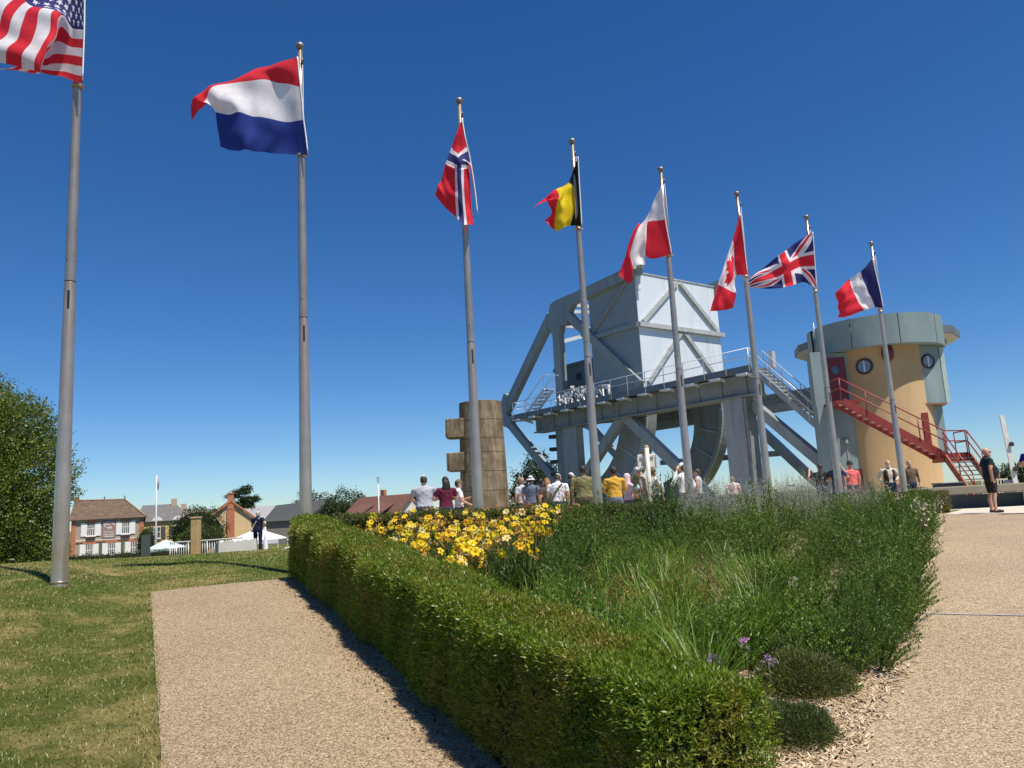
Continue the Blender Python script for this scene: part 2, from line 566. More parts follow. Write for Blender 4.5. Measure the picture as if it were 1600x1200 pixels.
def make_pole(i):
    x, y, zj = POLES[i]
    zb = g1(x, y) - 0.02
    t = empty('flagpole', (x, y, zb), 0, POLE_LABEL[i], 'flagpole', 'row of steel flagpoles')
    J = zj - zb
    top = J + 5.42
    sc = 1.0
    MB().lathe([(0.118, 0), (0.118, 0.035), (0.115, 0.05), (0.113, 0.4), (0.083, J - 0.02), (0.0805, J - 0.012)], n=28).build('lower_tube', STEEL, t)
    mb = MB()
    mb.lathe([(0.114, 0.055), (0.121, 0.06), (0.121, 0.085), (0.114, 0.09)], n=28)
    mb.build('base_ring', STEEL, t)
    MB().lathe([(0.079, J + 0.006), (0.079, J + 0.8), (0.074, J + 1.6), (0.055, top - 1.2), (0.042, top - 0.14), (0.0, top - 0.13)], n=24).build('upper_tube', STEEL, t)
    MB().lathe([(0.075, J - 0.012), (0.075, J + 0.012)], n=24).build('joint_gap', DARK, t)
    MB().ball((0, 0, top - 0.06), (0.082, 0.082, 0.075), 16, 10).build('ball_finial', mat('pewter_ball', (0.23, 0.215, 0.20), 0.45, metal=0.5), t)
    c = J + COLLAR[i]
    m = MB().lathe([(0.066, c - 0.05), (0.085, c - 0.05), (0.085, c - 0.01), (0.066, c - 0.01)], n=20)
    m.box((0.10, -0.02, c - 0.03), (0.06, 0.03, 0.03))
    m.build('halyard_ring', STEEL, t)
    MB().box((0.03, -0.080, J - 0.30), (0.03, 0.02, 0.28)).build('crank_slot', DARK, t)
    for a in (0.4, 2.6, 4.6):
        MB().ball((0.079 * math.cos(a), 0.079 * math.sin(a), J + 0.35), 0.014, 6, 4).build('bolt', DARK, t)
    MB().tube([(0.07, -0.05, c), (0.06, -0.05, top - 0.35)], 0.006, 5).build('halyard', mat('halyard_white', (0.7, 0.7, 0.68), 0.8), t)
    MB().box((0.055, -0.05, top - 0.42), (0.03, 0.03, 0.09)).build('snap_hook', DARK, t)
    return t
for i in range(8):
    make_pole(i)
FLAG_SHAPE = {}
FLAG_SHAPE['usa']=([0, 0.2, 0.4, 0.7, 1],[0, 0.27, 0.54, 0.77, 1],[
  [(0.06,0.0,10.74),(-0.36,0.1,10.94),(-1.28,0.2,10.83),(-1.65,0.0,10.0),(-1.94,-0.1,9.04)],
  [(0.07,0.0,10.2),(-0.25,0.1,10.39),(-0.76,-0.1,10.11),(-0.91,-0.25,9.5),(-1.1,-0.3,9.02)],
  [(0.08,0.0,9.67),(-0.2,0.12,9.81),(-0.24,-0.1,9.89),(-0.28,-0.25,9.34),(-0.43,-0.3,8.79)],
  [(0.08,0.0,9.19),(-0.22,0.15,9.34),(-0.62,0.35,9.49),(-0.87,0.3,9.36),(-1.22,0.25,9.21)],
  [(0.08,0.0,8.74),(-0.25,0.15,8.93),(-0.71,0.4,9.18),(-1.16,0.45,9.32),(-1.67,0.4,9.35)],
])
FLAG_SHAPE['ned']=([0, 0.25, 0.5, 0.75, 1],[0, 0.17, 0.33, 0.5, 0.67, 0.83, 1],[
  [(-0.05,0.0,10.22),(-0.47,0.05,10.14),(-0.98,0.15,10.06),(-1.68,0.35,9.79),(-2.11,0.1,9.1)],
  [(-0.03,0.0,9.93),(-0.5,0.0,9.99),(-1.01,0.05,9.95),(-1.72,0.2,9.81),(-2.03,0.0,9.45)],
  [(-0.0,0.0,9.61),(-0.44,0.12,9.8),(-0.91,0.0,9.79),(-1.59,-0.02,9.71),(-1.81,-0.08,9.37)],
  [(0.03,-0.0,9.27),(-0.43,0.15,9.44),(-0.91,0.0,9.47),(-1.37,-0.1,9.41),(-1.65,-0.05,9.27)],
  [(0.05,0.0,8.93),(-0.41,0.2,9.03),(-0.79,0.0,9.05),(-1.17,-0.1,9.09),(-1.59,0.0,9.18)],
  [(0.09,0.0,8.59),(-0.44,0.25,8.72),(-0.8,0.05,8.73),(-1.18,-0.05,8.74),(-1.58,0.1,8.87)],
  [(0.12,0.0,8.24),(-0.53,0.3,8.44),(-0.86,0.1,8.42),(-1.17,0.0,8.42),(-1.53,0.15,8.55)],
])
FLAG_SHAPE['nor']=([0, 0.36, 0.7, 1],[0, 0.25, 0.5, 0.75, 1],[
  [(0.04,0.0,9.84),(-0.29,0.1,9.06),(-0.48,0.15,8.56),(-0.62,0.2,8.26)],
  [(0.09,-0.05,9.37),(-0.2,0.0,8.95),(-0.3,0.0,8.2),(-0.32,0.05,7.82)],
  [(0.16,0.0,8.97),(-0.04,-0.2,8.78),(-0.05,-0.2,8.03),(-0.05,-0.2,7.42)],
  [(0.23,-0.0,8.31),(0.14,-0.05,8.79),(0.07,0.0,8.11),(0.13,-0.1,7.42)],
  [(0.27,0.0,7.69),(0.16,0.15,8.79),(0.15,0.15,7.95),(0.19,0.05,7.45)],
])
FLAG_SHAPE['bel']=([0, 0.33, 0.5, 0.67, 1],[0, 0.33, 0.67, 1],[
  [(0.11,-0.0,9.79),(-0.12,0.15,9.25),(-0.25,0.1,9.14),(-0.43,0.1,9.06),(-1.04,0.3,8.66)],
  [(0.1,0.0,9.32),(-0.02,0.2,9.07),(-0.28,0.0,8.83),(-0.41,-0.05,8.76),(-0.74,0.0,8.76)],
  [(0.09,0.0,8.58),(-0.04,0.2,8.51),(-0.31,-0.05,8.35),(-0.51,0.1,8.45),(-0.6,0.25,8.5)],
  [(0.08,0.0,8.04),(-0.15,0.2,8.16),(-0.36,0.0,8.03),(-0.54,0.1,8.02),(-0.78,0.2,8.31)],
])
FLAG_SHAPE['pol']=([0, 0.25, 0.5, 0.75, 1],[0, 0.5, 0.75, 1],[
  [(-0.03,0.0,9.58),(-0.24,0.1,9.21),(-0.46,-0.1,8.64),(-0.58,-0.2,8.0),(-0.64,-0.2,7.46)],
  [(-0.0,0.0,8.68),(-0.38,0.25,8.73),(-0.67,0.05,8.55),(-0.96,-0.05,7.87),(-0.94,-0.1,7.41)],
  [(0.04,0.0,8.21),(-0.43,0.28,8.27),(-0.64,0.2,8.67),(-1.0,0.1,7.99),(-1.02,0.0,7.05)],
  [(0.08,0.0,7.74),(-0.48,0.3,7.79),(-0.64,0.35,8.55),(-1.02,0.3,7.92),(-1.28,0.2,7.35)],
])
FLAG_SHAPE['can']=([0, 0.25, 0.5, 0.75, 1],[0, 0.33, 0.67, 1],[
  [(0.04,0.0,9.37),(-0.24,0.05,8.62),(-0.48,0.1,8.03),(-0.76,0.1,7.37),(-1.04,0.15,6.62)],
  [(0.05,0.0,8.76),(-0.18,0.2,8.39),(-0.43,-0.05,7.87),(-0.68,-0.1,7.24),(-0.9,-0.05,6.57)],
  [(0.05,0.0,8.16),(-0.17,0.3,8.0),(-0.36,-0.1,7.62),(-0.51,-0.15,7.1),(-0.69,-0.1,6.58)],
  [(0.06,0.0,7.56),(-0.14,0.35,7.68),(-0.32,0.0,7.39),(-0.33,0.0,7.06),(-0.41,0.05,6.66)],
])
FLAG_SHAPE['uk']=([0, 0.33, 0.5, 0.67, 1],[0, 0.33, 0.67, 1],[
  [(0.14,0.0,9.37),(-0.43,0.25,9.07),(-0.86,0.05,8.76),(-1.18,0.2,8.56),(-1.86,0.3,8.08)],
  [(0.11,0.0,8.77),(-0.31,0.25,8.73),(-0.81,0.0,8.45),(-1.15,0.15,8.32),(-1.87,0.3,7.97)],
  [(0.08,0.0,8.18),(-0.23,0.3,8.29),(-0.76,0.05,8.06),(-1.13,0.15,7.97),(-1.84,0.35,7.89)],
  [(0.05,0.0,7.59),(-0.19,0.35,7.89),(-0.72,0.1,7.73),(-1.12,0.2,7.7),(-1.81,0.4,7.84)],
])
FLAG_SHAPE['fra']=([0, 0.33, 0.67, 0.85, 1],[0, 0.33, 0.67, 1],[
  [(-0.03,0.0,9.1),(-0.42,0.1,8.71),(-0.73,0.3,8.52),(-1.06,0.2,8.28),(-1.27,0.35,8.07)],
  [(0.02,0.0,8.52),(-0.31,0.15,8.27),(-0.72,0.2,8.11),(-1.07,0.1,7.85),(-1.23,0.3,7.81)],
  [(0.08,0.0,7.94),(-0.16,0.2,7.85),(-0.59,0.25,7.73),(-1.07,0.1,7.54),(-1.23,0.3,7.49)],
  [(0.11,0.0,7.38),(-0.06,0.2,7.47),(-0.39,0.3,7.4),(-0.98,0.15,7.22),(-1.28,0.35,7.22)],
])
def crm(p0, p1, p2, p3, t):
    return 0.5 * (2 * p1 + (p2 - p0) * t + (2 * p0 - 5 * p1 + 4 * p2 - p3) * t * t + (3 * p1 - p0 - 3 * p2 + p3) * t ** 3)
def spline(kn, P, t):
    """Catmull-Rom along axis 0 of P with knots kn, at parameters t"""
    kn = np.array(kn)
    i = np.clip(np.searchsorted(kn, t, side='right') - 1, 0, len(kn) - 2)
    f = ((t - kn[i]) / (kn[i + 1] - kn[i]))
    f = f.reshape((-1,) + (1,) * (P.ndim - 1))
    g = lambda j: P[np.clip(j, 0, len(kn) - 1)]
    return crm(g(i - 1), g(i), g(i + 1), g(i + 2), f)
def inpoly(px, py, poly):
    c = np.zeros(px.shape, bool)
    n = len(poly)
    for i in range(n):
        x1, y1 = poly[i]
        x2, y2 = poly[(i + 1) % n]
        if y1 == y2:
            continue
        k = ((y1 > py) != (y2 > py)) & (px < (x2 - x1) * (py - y1) / (y2 - y1) + x1)
        c ^= k
    return c
RED, WHITE, BLUE, YELLOW, BLACK, NAVY = range(6)
FM = [clothmat('flag_red', (0.80, 0.035, 0.06), 0.45), clothmat('flag_white', (0.86, 0.84, 0.90), 0.4), clothmat('flag_blue', (0.03, 0.055, 0.30), 0.30),
      clothmat('flag_yellow', (0.80, 0.60, 0.02), 0.38), clothmat('flag_black', (0.018, 0.018, 0.022), 0.2), clothmat('flag_navy', (0.035, 0.04, 0.17), 0.30)]
STAR = [((0.036 if k % 2 == 0 else 0.0148) * math.sin(k * PI / 5), -(0.036 if k % 2 == 0 else 0.0148) * math.cos(k * PI / 5)) for k in range(10)]
def pat_usa(u, v):
    st = np.floor(v * 13).astype(int)
    c = np.where(st % 2 == 0, RED, WHITE)
    can = (u < 0.4) & (v < 7 / 13)
    c = np.where(can, NAVY, c)
    cu, cv = u / 0.4 * 12, v / (7 / 13) * 10
    for r in range(1, 10):
        for q in range(1, 12):
            if (r + q) % 2:
                continue
            dx, dy = (cu - q) * 0.4 / 12 * 1.9, (cv - r) * (7 / 13) / 10
            star = inpoly(dx, dy, STAR)
            c = np.where(can & star, WHITE, c)
    return c
def pat_ned(u, v):
    return np.where(v < 1 / 3, RED, np.where(v < 2 / 3, WHITE, BLUE))
def pat_nor(u, v):
    x, y = u * 22, v * 16
    w = ((x > 6) & (x < 10)) | ((y > 6) & (y < 10))
    b = ((x > 7) & (x < 9)) | ((y > 7) & (y < 9))
    return np.where(b, NAVY, np.where(w, WHITE, RED))
def pat_bel(u, v):
    return np.where(u < 0.345, BLACK, np.where(u < 0.68, YELLOW, RED))
def pat_pol(u, v):
    return np.where(v < 0.5, WHITE, RED)
LEAF = [(0, -.46), (.08, -.30), (.17, -.35), (.14, -.10), (.26, -.22), (.29, -.15), (.43, -.17), (.38, -.04), (.45, 0), (.22, .18), (.25, .27), (.03, .24), (.03, .46)]
LEAF = LEAF + [(-a, b) for a, b in LEAF[::-1]]
def pat_can(u, v):
    c = np.where((u < 0.25) | (u > 0.75), RED, WHITE)
    lf = inpoly((u - 0.5) * 2.0, (v - 0.5) * 1.15, LEAF)
    return np.where(lf, RED, c)
def pat_uk(u, v):
    x, y = (u - .5) * 60, (v - .5) * 30
    L_ = math.hypot(60, 30)
    d1 = (x * 30 - y * 60) / L_
    d2 = (x * 30 + y * 60) / L_
    c = np.full(u.shape, NAVY)
    c = np.where((np.abs(d1) < 3.2) | (np.abs(d2) < 3.2), WHITE, c)
    r1 = np.where(x < 0, (d1 > 0) & (d1 < 2.1), (d1 < 0) & (d1 > -2.1))
    r2 = np.where(x < 0, (d2 < 0) & (d2 > -2.1), (d2 > 0) & (d2 < 2.1))
    c = np.where(r1 | r2, RED, c)
    c = np.where((np.abs(x) < 5) | (np.abs(y) < 5), WHITE, c)
    return np.where((np.abs(x) < 3.1) | (np.abs(y) < 3.1), RED, c)
def pat_fra(u, v):
    return np.where(u < 0.333, NAVY, np.where(u < 0.667, WHITE, RED))
def make_flag(i, key, pat, nu, nv, label, cuts_u=(), cuts_v=(), wr=0.022, seed=0):
    us, vs, rows = FLAG_SHAPE[key]
    OFF = 0.26 if i == 0 else 0.18        # the cloth hangs on the camera side of its pole
    P = np.array(rows)                               # (v,u,3), offset from the pole axis
    x, y, zj = POLES[i]
    U = np.unique(np.r_[np.linspace(0, 1, nu), cuts_u])
    V = np.unique(np.r_[np.linspace(0, 1, nv), cuts_v])
    S = spline(vs, P, V)                             # (nv,us,3)
    S = np.swapaxes(spline(us, np.swapaxes(S, 0, 1), U), 0, 1)
    uu, vv = np.meshgrid(U, V)
    w = np.sin(uu * 17 + vv * 5 + seed) * 0.6 + np.sin(uu * 29 - vv * 11 + seed * 2.1) * 0.3 + np.sin(uu * 7 + vv * 19 + seed) * 0.35
    amp = wr * (0.25 + uu * 0.9) * np.minimum(1, uu * 6)
    S[..., 1] += amp * w * 1.8
    S[..., 0] += amp * 0.35 * np.sin(vv * 15 + seed)
    S[..., 2] += amp * 0.35 * np.sin(uu * 21 + seed * 3) * np.minimum(1, uu * 4)
    n, m = uu.shape
    k = np.arange(n - 1)[:, None] * m + np.arange(m - 1)[None, :]
    f = np.stack([k, k + 1, k + m + 1, k + m], -1).reshape(-1, 4)
    cu = ((U[:-1] + U[1:]) / 2)[None, :].repeat(n - 1, 0).ravel()
    cv = ((V[:-1] + V[1:]) / 2)[:, None].repeat(m - 1, 1).ravel()
    verts = S.reshape(-1, 3) - np.array([0, 0, zj])
    o = fast('flag', verts, f, FM, smooth=True, mi=pat(cu, cv), loc=(x - OFF * x / math.hypot(x, y), y - OFF * y / math.hypot(x, y), zj - 6.6 * OFF / math.hypot(x, y)))
    tag(o, label, 'flag', 'flags on the row of poles')
    hem = np.array([S[j, 0] - np.array([0, 0, zj]) for j in range(0, n, max(1, n // 14))])
    hb = MB().tube([Vector(h) + Vector((0.004, -0.004, 0)) for h in hem], 0.013, 6)
    hb.build('hoist_hem', clothmat('hem_white', (0.75, 0.74, 0.76)), o)
    return o
t13 = [k / 13 for k in range(14)]
make_flag(0, 'usa', pat_usa, 170, 120, 'stars and stripes flag folded over itself at the upper left', [.4], t13, 0.03, 1)
make_flag(1, 'ned', pat_ned, 70, 60, 'flag of red, white and blue horizontal bands blowing out to the left', [], [1 / 3, 2 / 3], 0.032, 2)
make_flag(2, 'nor', pat_nor, 67, 65, 'red flag with a white-edged dark blue cross, hanging folded', [6 / 22, 7 / 22, 9 / 22, 10 / 22], [6 / 16, 7 / 16, 9 / 16, 10 / 16], 0.03, 3)
make_flag(3, 'bel', pat_bel, 60, 40, 'black, yellow and red flag with its red end curling up', [.345, .68], [], 0.035, 4)
make_flag(4, 'pol', pat_pol, 60, 41, 'white over red flag twisted down to the left', [], [.5], 0.03, 5)
make_flag(5, 'can', pat_can, 121, 90, 'red and white flag with a red leaf, hanging almost folded', [.25, .75], [], 0.025, 6)
make_flag(6, 'uk', pat_uk, 181, 110, 'flag of red and white crosses on dark blue, waving', [], [], 0.03, 7)
make_flag(7, 'fra', pat_fra, 60, 40, 'flag of dark blue, white and red vertical bands in front of the tower', [1 / 3, 2 / 3], [], 0.03, 8)

# ------------------------------------------------------------------ foliage tools
def unit(a):
    return a / np.maximum(np.linalg.norm(a, axis=-1, keepdims=True), 1e-9)
def needles(base, dirv, length, width, jitter=0.0, fold=0.0):
    """one triangle-pair leaf per base point: base, two side points, tip"""
    n = len(base)
    dirv = unit(dirv)
    side = unit(np.cross(dirv, rng.normal(size=(n, 3))))
    up = np.cross(side, dirv)
    length = np.broadcast_to(np.asarray(length, float), (n,))[:, None]
    width = np.broadcast_to(np.asarray(width, float), (n,))[:, None]
    mid = base + dirv * length * 0.45
    tip = base + dirv * length - up * length * fold
    v = np.stack([base, mid - side * width / 2, tip, mid + side * width / 2], 1).reshape(-1, 3)
    i = np.arange(n)[:, None] * 4
    return v, np.concatenate([i, i + 1, i + 2, i + 3], 1)
def ribbons(base, hd, h, reach, width, segs=4, droop=0.0, pw=1.6):
    """grass-like blades: base points, horizontal direction, height, reach"""
    n = len(base)
    k = np.linspace(0, 1, segs + 1)[None, :, None]
    hd = unit(np.c_[hd, np.zeros(n)])
    h, reach, width, droop = [np.broadcast_to(np.asarray(q, float), (n,))[:, None, None] for q in (h, reach, width, droop)]
    z = np.array([0, 0, 1.0])
    P = base[:, None] + hd[:, None] * reach * k ** pw + z * (h * (k * (1 + droop) - droop * 1.6 * k ** 2.6))
    side = np.cross(hd, z)
    tw = rng.normal(size=(n, 1)) * 0.5
    side = unit(side * np.cos(tw) + hd * np.sin(tw))
    wk = width * (1 - k ** 2 * 0.93) / 2
    A = P - side[:, None] * wk
    B = P + side[:, None] * wk
    v = np.stack([A, B], 2).reshape(-1, 3)
    s = (segs + 1) * 2
    i = (np.arange(n) * s)[:, None] + (np.arange(segs) * 2)[None, :]
    f = np.stack([i, i + 1, i + 3, i + 2], -1).reshape(-1, 4)
    return v, f
def join(parts):
    vs, fs, mi, b = [], [], [], 0
    for p in parts:
        vs.append(p[0])
        fs.append(p[1] + b)
        mi.append(np.full(len(p[1]), p[2] if len(p) > 2 else 0))
        b += len(p[0])
    return np.concatenate(vs), np.concatenate(fs), np.concatenate(mi)
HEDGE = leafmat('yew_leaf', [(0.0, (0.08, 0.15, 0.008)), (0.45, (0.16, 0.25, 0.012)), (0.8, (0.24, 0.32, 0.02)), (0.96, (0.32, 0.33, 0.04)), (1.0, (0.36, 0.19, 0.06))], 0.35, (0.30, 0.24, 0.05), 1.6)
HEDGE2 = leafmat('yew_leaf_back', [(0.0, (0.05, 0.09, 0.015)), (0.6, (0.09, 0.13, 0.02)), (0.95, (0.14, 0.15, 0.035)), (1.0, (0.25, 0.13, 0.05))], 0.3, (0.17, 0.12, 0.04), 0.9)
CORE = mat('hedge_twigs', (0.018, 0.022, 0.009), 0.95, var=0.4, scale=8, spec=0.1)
def hedge(label, A, B, side, width, topA, topB, dens, leaf, near=False):
    """clipped hedge from A to B (x,y at the face line), body on `side`; topA/topB absolute z"""
    A, B, sd2 = np.array(A, float), np.array(B, float), np.array(side, float)
    ln = np.linalg.norm(B - A)
    ax = (B - A) / ln
    root = empty('hedge', (A[0], A[1], g1(*A)), 0, label, 'hedge')
    z0 = g1(*A)
    def wobble(s, q):
        return 0.03 * np.sin(s * 2.3 + q * 3) + 0.02 * np.sin(s * 5.9 + 1 + q * 2) + 0.012 * np.sin(s * 13 + q * 7)
    # twiggy core, a little inside the leaf skin
    ns = 60
    ss = np.linspace(0.06, ln - 0.06, ns)
    cs = []
    for s in ss:
        zt = topA + (topB - topA) * s / ln - 0.06
        p = A + ax * s
        gnd = g1(*p) - 0.05
        for k, z in ((0.06, gnd), (0.06, zt), (width - 0.06, zt), (width - 0.06, gnd)):
            q = p + sd2 * k
            cs.append((q[0] - A[0], q[1] - A[1], z - z0))
    cf = []
    for i in range(ns - 1):
        for k in range(3):
            cf.append((i * 4 + k, i * 4 + k + 1, i * 4 + 4 + k + 1, i * 4 + 4 + k))
    cf += [(0, 1, 2, 3), tuple((ns - 1) * 4 + k for k in (3, 2, 1, 0))]
    me = bpy.data.meshes.new('twigs')
    me.from_pydata(cs, [], cf)
    link('twigs', me, CORE, root)
    # sprigs on the faces
    faces = [('out', ln * 0.85, -1), ('top', ln * width, 0), ('in', ln * 0.85, 1), ('endA', width * 0.85, 2), ('endB', width * 0.85, 3)]
    Bs, Ds, Ls, Sc = [], [], [], []
    for nm, area, kd in faces:
        n0 = int(area * dens * (1.5 if kd == 0 else (0.5 if kd in (1, 3) else 1.0)))
        if n0 < 1:
            continue
        s = rng.random(n0) * ln
        if near:                                    # denser towards the near end, where sprigs show large
            s = ln * rng.random(n0) ** 1.35
        r = rng.random(n0)
        w = rng.random(n0) * width
        if kd == 2: s = np.zeros(n0)
        if kd == 3: s = np.full(n0, ln)
        if kd == -1: w = np.zeros(n0)
        if kd == 1: w = np.full(n0, width)
        p = A + ax * s[:, None] + sd2 * w[:, None]
        gnd = gz(p[:, 0], p[:, 1])
        zt = topA + (topB - topA) * s / ln + 0.02 * np.sin(s * 3.1 + w * 6) + 0.012 * np.sin(s * 9 + w * 11)
        z = zt if kd == 0 else gnd + 0.04 + (zt - gnd - 0.04) * r
        nrm = np.zeros((n0, 3))
        if kd == 0: nrm[:, 2] = 1
        elif kd in (-1, 1): nrm[:, :2] = sd2 * kd
        elif kd == 2: nrm[:, :2] = -ax
        else: nrm[:, :2] = ax
        pos = np.c_[p - A, z - z0]
        inset = rng.random(n0) ** 1.5 * 0.08
        bulge = wobble(s, z) if kd in (-1, 1, 2, 3) else wobble(s, w * 4) * 0.4
        low = np.where(kd == 0, 0, np.clip((0.10 - (z - gnd)) / 0.10, 0, 1) * 0.03)
        edge = np.clip(1 - (zt - z) / 0.06, 0, 1) * 0.03 if kd != 0 else np.clip(1 - np.minimum(w, width - w) / 0.06, 0, 1) * 0.025
        pos = pos + nrm * (bulge - inset - low - edge)[:, None]
        d = nrm * 0.9 + rng.normal(size=(n0, 3)) * 0.55
        d[:, 2] += 0.55
        Bs.append(pos); Ds.append(unit(d)); Sc.append(s)
    Bs, Ds, Sc = np.concatenate(Bs), np.concatenate(Ds), np.concatenate(Sc)
    parts = []
    n = len(Bs)
    K = 5
    L0 = rng.uniform(0.03, 0.062, n) * (1.0 if near else 1.35)
    if near:
        L0 *= (0.85 + 0.55 * np.clip(Sc / ln, 0, 1))
    for k in range(K):
        sp = Bs + Ds * (L0 * (k / K))[:, None]
        sdv = unit(np.cross(Ds, rng.normal(size=(n, 3))))
        dv = Ds * 0.75 + sdv * (1.0 if k < K - 1 else 0.1)
        parts.append(needles(sp, dv, L0 * 0.62, L0 * 0.17))
    v, f, _ = join(parts)
    fast('foliage', v, f, leaf, root, kind='stuff')
    return root
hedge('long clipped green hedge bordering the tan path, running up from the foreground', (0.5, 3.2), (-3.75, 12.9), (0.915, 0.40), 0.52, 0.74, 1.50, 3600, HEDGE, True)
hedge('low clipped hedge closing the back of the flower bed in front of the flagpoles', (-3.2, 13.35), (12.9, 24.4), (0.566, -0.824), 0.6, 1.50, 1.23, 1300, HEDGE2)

# ------------------------------------------------------------------ lawn blades
GRASS = leafmat('grass_blade', [(0.0, (0.055, 0.12, 0.010)), (0.45, (0.11, 0.185, 0.02)), (0.8, (0.17, 0.22, 0.035)), (1.0, (0.42, 0.35, 0.15))], 0.35, (0.38, 0.29, 0.13), 0.62)
def lawn_pts(n, x0, x1, y0, y1, py=1.0):
    y = y0 + (y1 - y0) * rng.random(n) ** py
    x = x0 + (x1 - x0) * rng.random(n)
    return x, y
def path_dist(x, y):
    """>0: on the lawn side of the tan path's border"""
    e = np.interp(y, [1.0, 5.25, 12.15], [-0.55, -2.39, -5.75])
    far = (y > 12.15 + (x + 5.75) * 0.425)
    right = (x > -3.78 - (y - 13.0) * 0.0)
    d = e - x
    return np.where(far, np.where(right & (y < 13.5), -1, 1), d)
lx, ly = lawn_pts(330000, -17, -1.5, 3.0, 30, 1.7)
ok = (path_dist(lx, ly) > -0.035) & (lx > -0.8 * ly - 1.5) & ~((lx > -3.85) & (ly < 13.4) & (ly > 12.2))
ok &= ~((lx > -3.2) & ((lx + 3.0) * 0.573 - (ly - 13.3) * 0.82 < 0))
lx, ly = lx[ok], ly[ok]
nb = len(lx)
lb = np.c_[lx, ly, gz(lx, ly) - 0.004]
an = rng.random(nb) * 2 * PI
hh = rng.uniform(0.013, 0.034, nb) * (1 + 0.018 * ly)
nearpath = np.clip(1 - np.abs(path_dist(lx, ly)) / 0.25, 0, 1) * (ly < 12)
hh *= 1 + nearpath * 0.9
lv, lf = ribbons(lb, np.c_[np.cos(an), np.sin(an)], hh, hh * rng.uniform(0.3, 1.3, nb), rng.uniform(0.004, 0.008, nb) * (1 + 0.05 * ly), 2)
tag(fast('grass', lv, lf, GRASS, kind='stuff'), 'short mown lawn grass with straw coloured dry patches', 'grass')

# ------------------------------------------------------------------ flower bed
MULCH = mat('mulch_soil', (0.42, 0.325, 0.22), 0.95, var=0.4, scale=14, bmp=1.0, bdist=0.02, bscale=60, spec=0.1)
HIN_A, HIN_B = np.array([0.97, 3.4]), np.array([-3.27, 13.1])
loft('flower_bed', [(0.95, 3.35), tuple(HIN_B)], [(1.0, 3.42)] + BED_R[1:], 60, 40, 0.03, MULCH)
def in_bed(x, y):
    l = np.interp(y, [3.4, 13.1], [0.97, -3.27])
    r = np.interp(y, [p[1] for p in BED_R], [p[0] for p in BED_R])
    back = (x + 3.2) * 0.566 - (y - 13.35) * 0.824 > 0.62
    return (x > l + 0.03) & (x < r - 0.03) & back
# wood chips, too many to count
CHIP = leafmat('wood_chip', [(0.0, (0.30, 0.19, 0.11)), (0.35, (0.55, 0.41, 0.26)), (0.8, (0.70, 0.57, 0.40)), (1.0, (0.76, 0.66, 0.50))], 0.0)
nc = 36000
cx = np.where(rng.random(nc) < 0.75, rng.uniform(0.2, 3.6, nc), rng.uniform(-2.5, 9.0, nc))
cy = np.where(cx < 3.6, 3.4 + 4.2 * rng.random(nc), 3.4 + 14 * rng.random(nc) ** 1.3)
edge_x = np.interp(cy, [p[1] for p in BED_R], [p[0] for p in BED_R])
spill = np.abs(cx - edge_x) < np.abs(rng.normal(size=nc)) * 0.09
k = in_bed(cx, cy) | (spill & (cy < 16))
cx, cy = cx[k], cy[k]
cz = gz(cx, cy) + np.where(in_bed(cx, cy), 0.037, 0.022) + rng.uniform(0, 0.012, len(cx))
yaw = rng.random(len(cx)) * 2 * PI
tl = rng.normal(size=len(cx)) * 0.3
cd = np.c_[np.cos(yaw) * np.cos(tl), np.sin(yaw) * np.cos(tl), np.sin(tl)]
csd = unit(np.cross(cd, np.array([0, 0, 1.0]))) 
cl = rng.uniform(0.02, 0.065, len(cx))[:, None]
cw = rng.uniform(0.005, 0.014, len(cx))[:, None]
cb = np.c_[cx, cy, cz]
th = np.array([0, 0, 0.005])
q = [cb - cd * cl / 2 - csd * cw / 2, cb + cd * cl / 2 - csd * cw * 0.3, cb + cd * cl / 2 + csd * cw * 0.4, cb - cd * cl / 2 + csd * cw / 2]
cv_ = np.stack(q + [p - th for p in q], 1).reshape(-1, 3)
ci = np.arange(len(cx))[:, None] * 8
cf_ = np.concatenate([ci + np.array(p) for p in ((0, 1, 2, 3), (0, 4, 5, 1), (1, 5, 6, 2), (2, 6, 7, 3), (3, 7, 4, 0))])
tag(fast('wood_chips', cv_, cf_, CHIP, kind='stuff'), 'pale wood chip mulch spread at the tip and edge of the bed', 'wood chips')

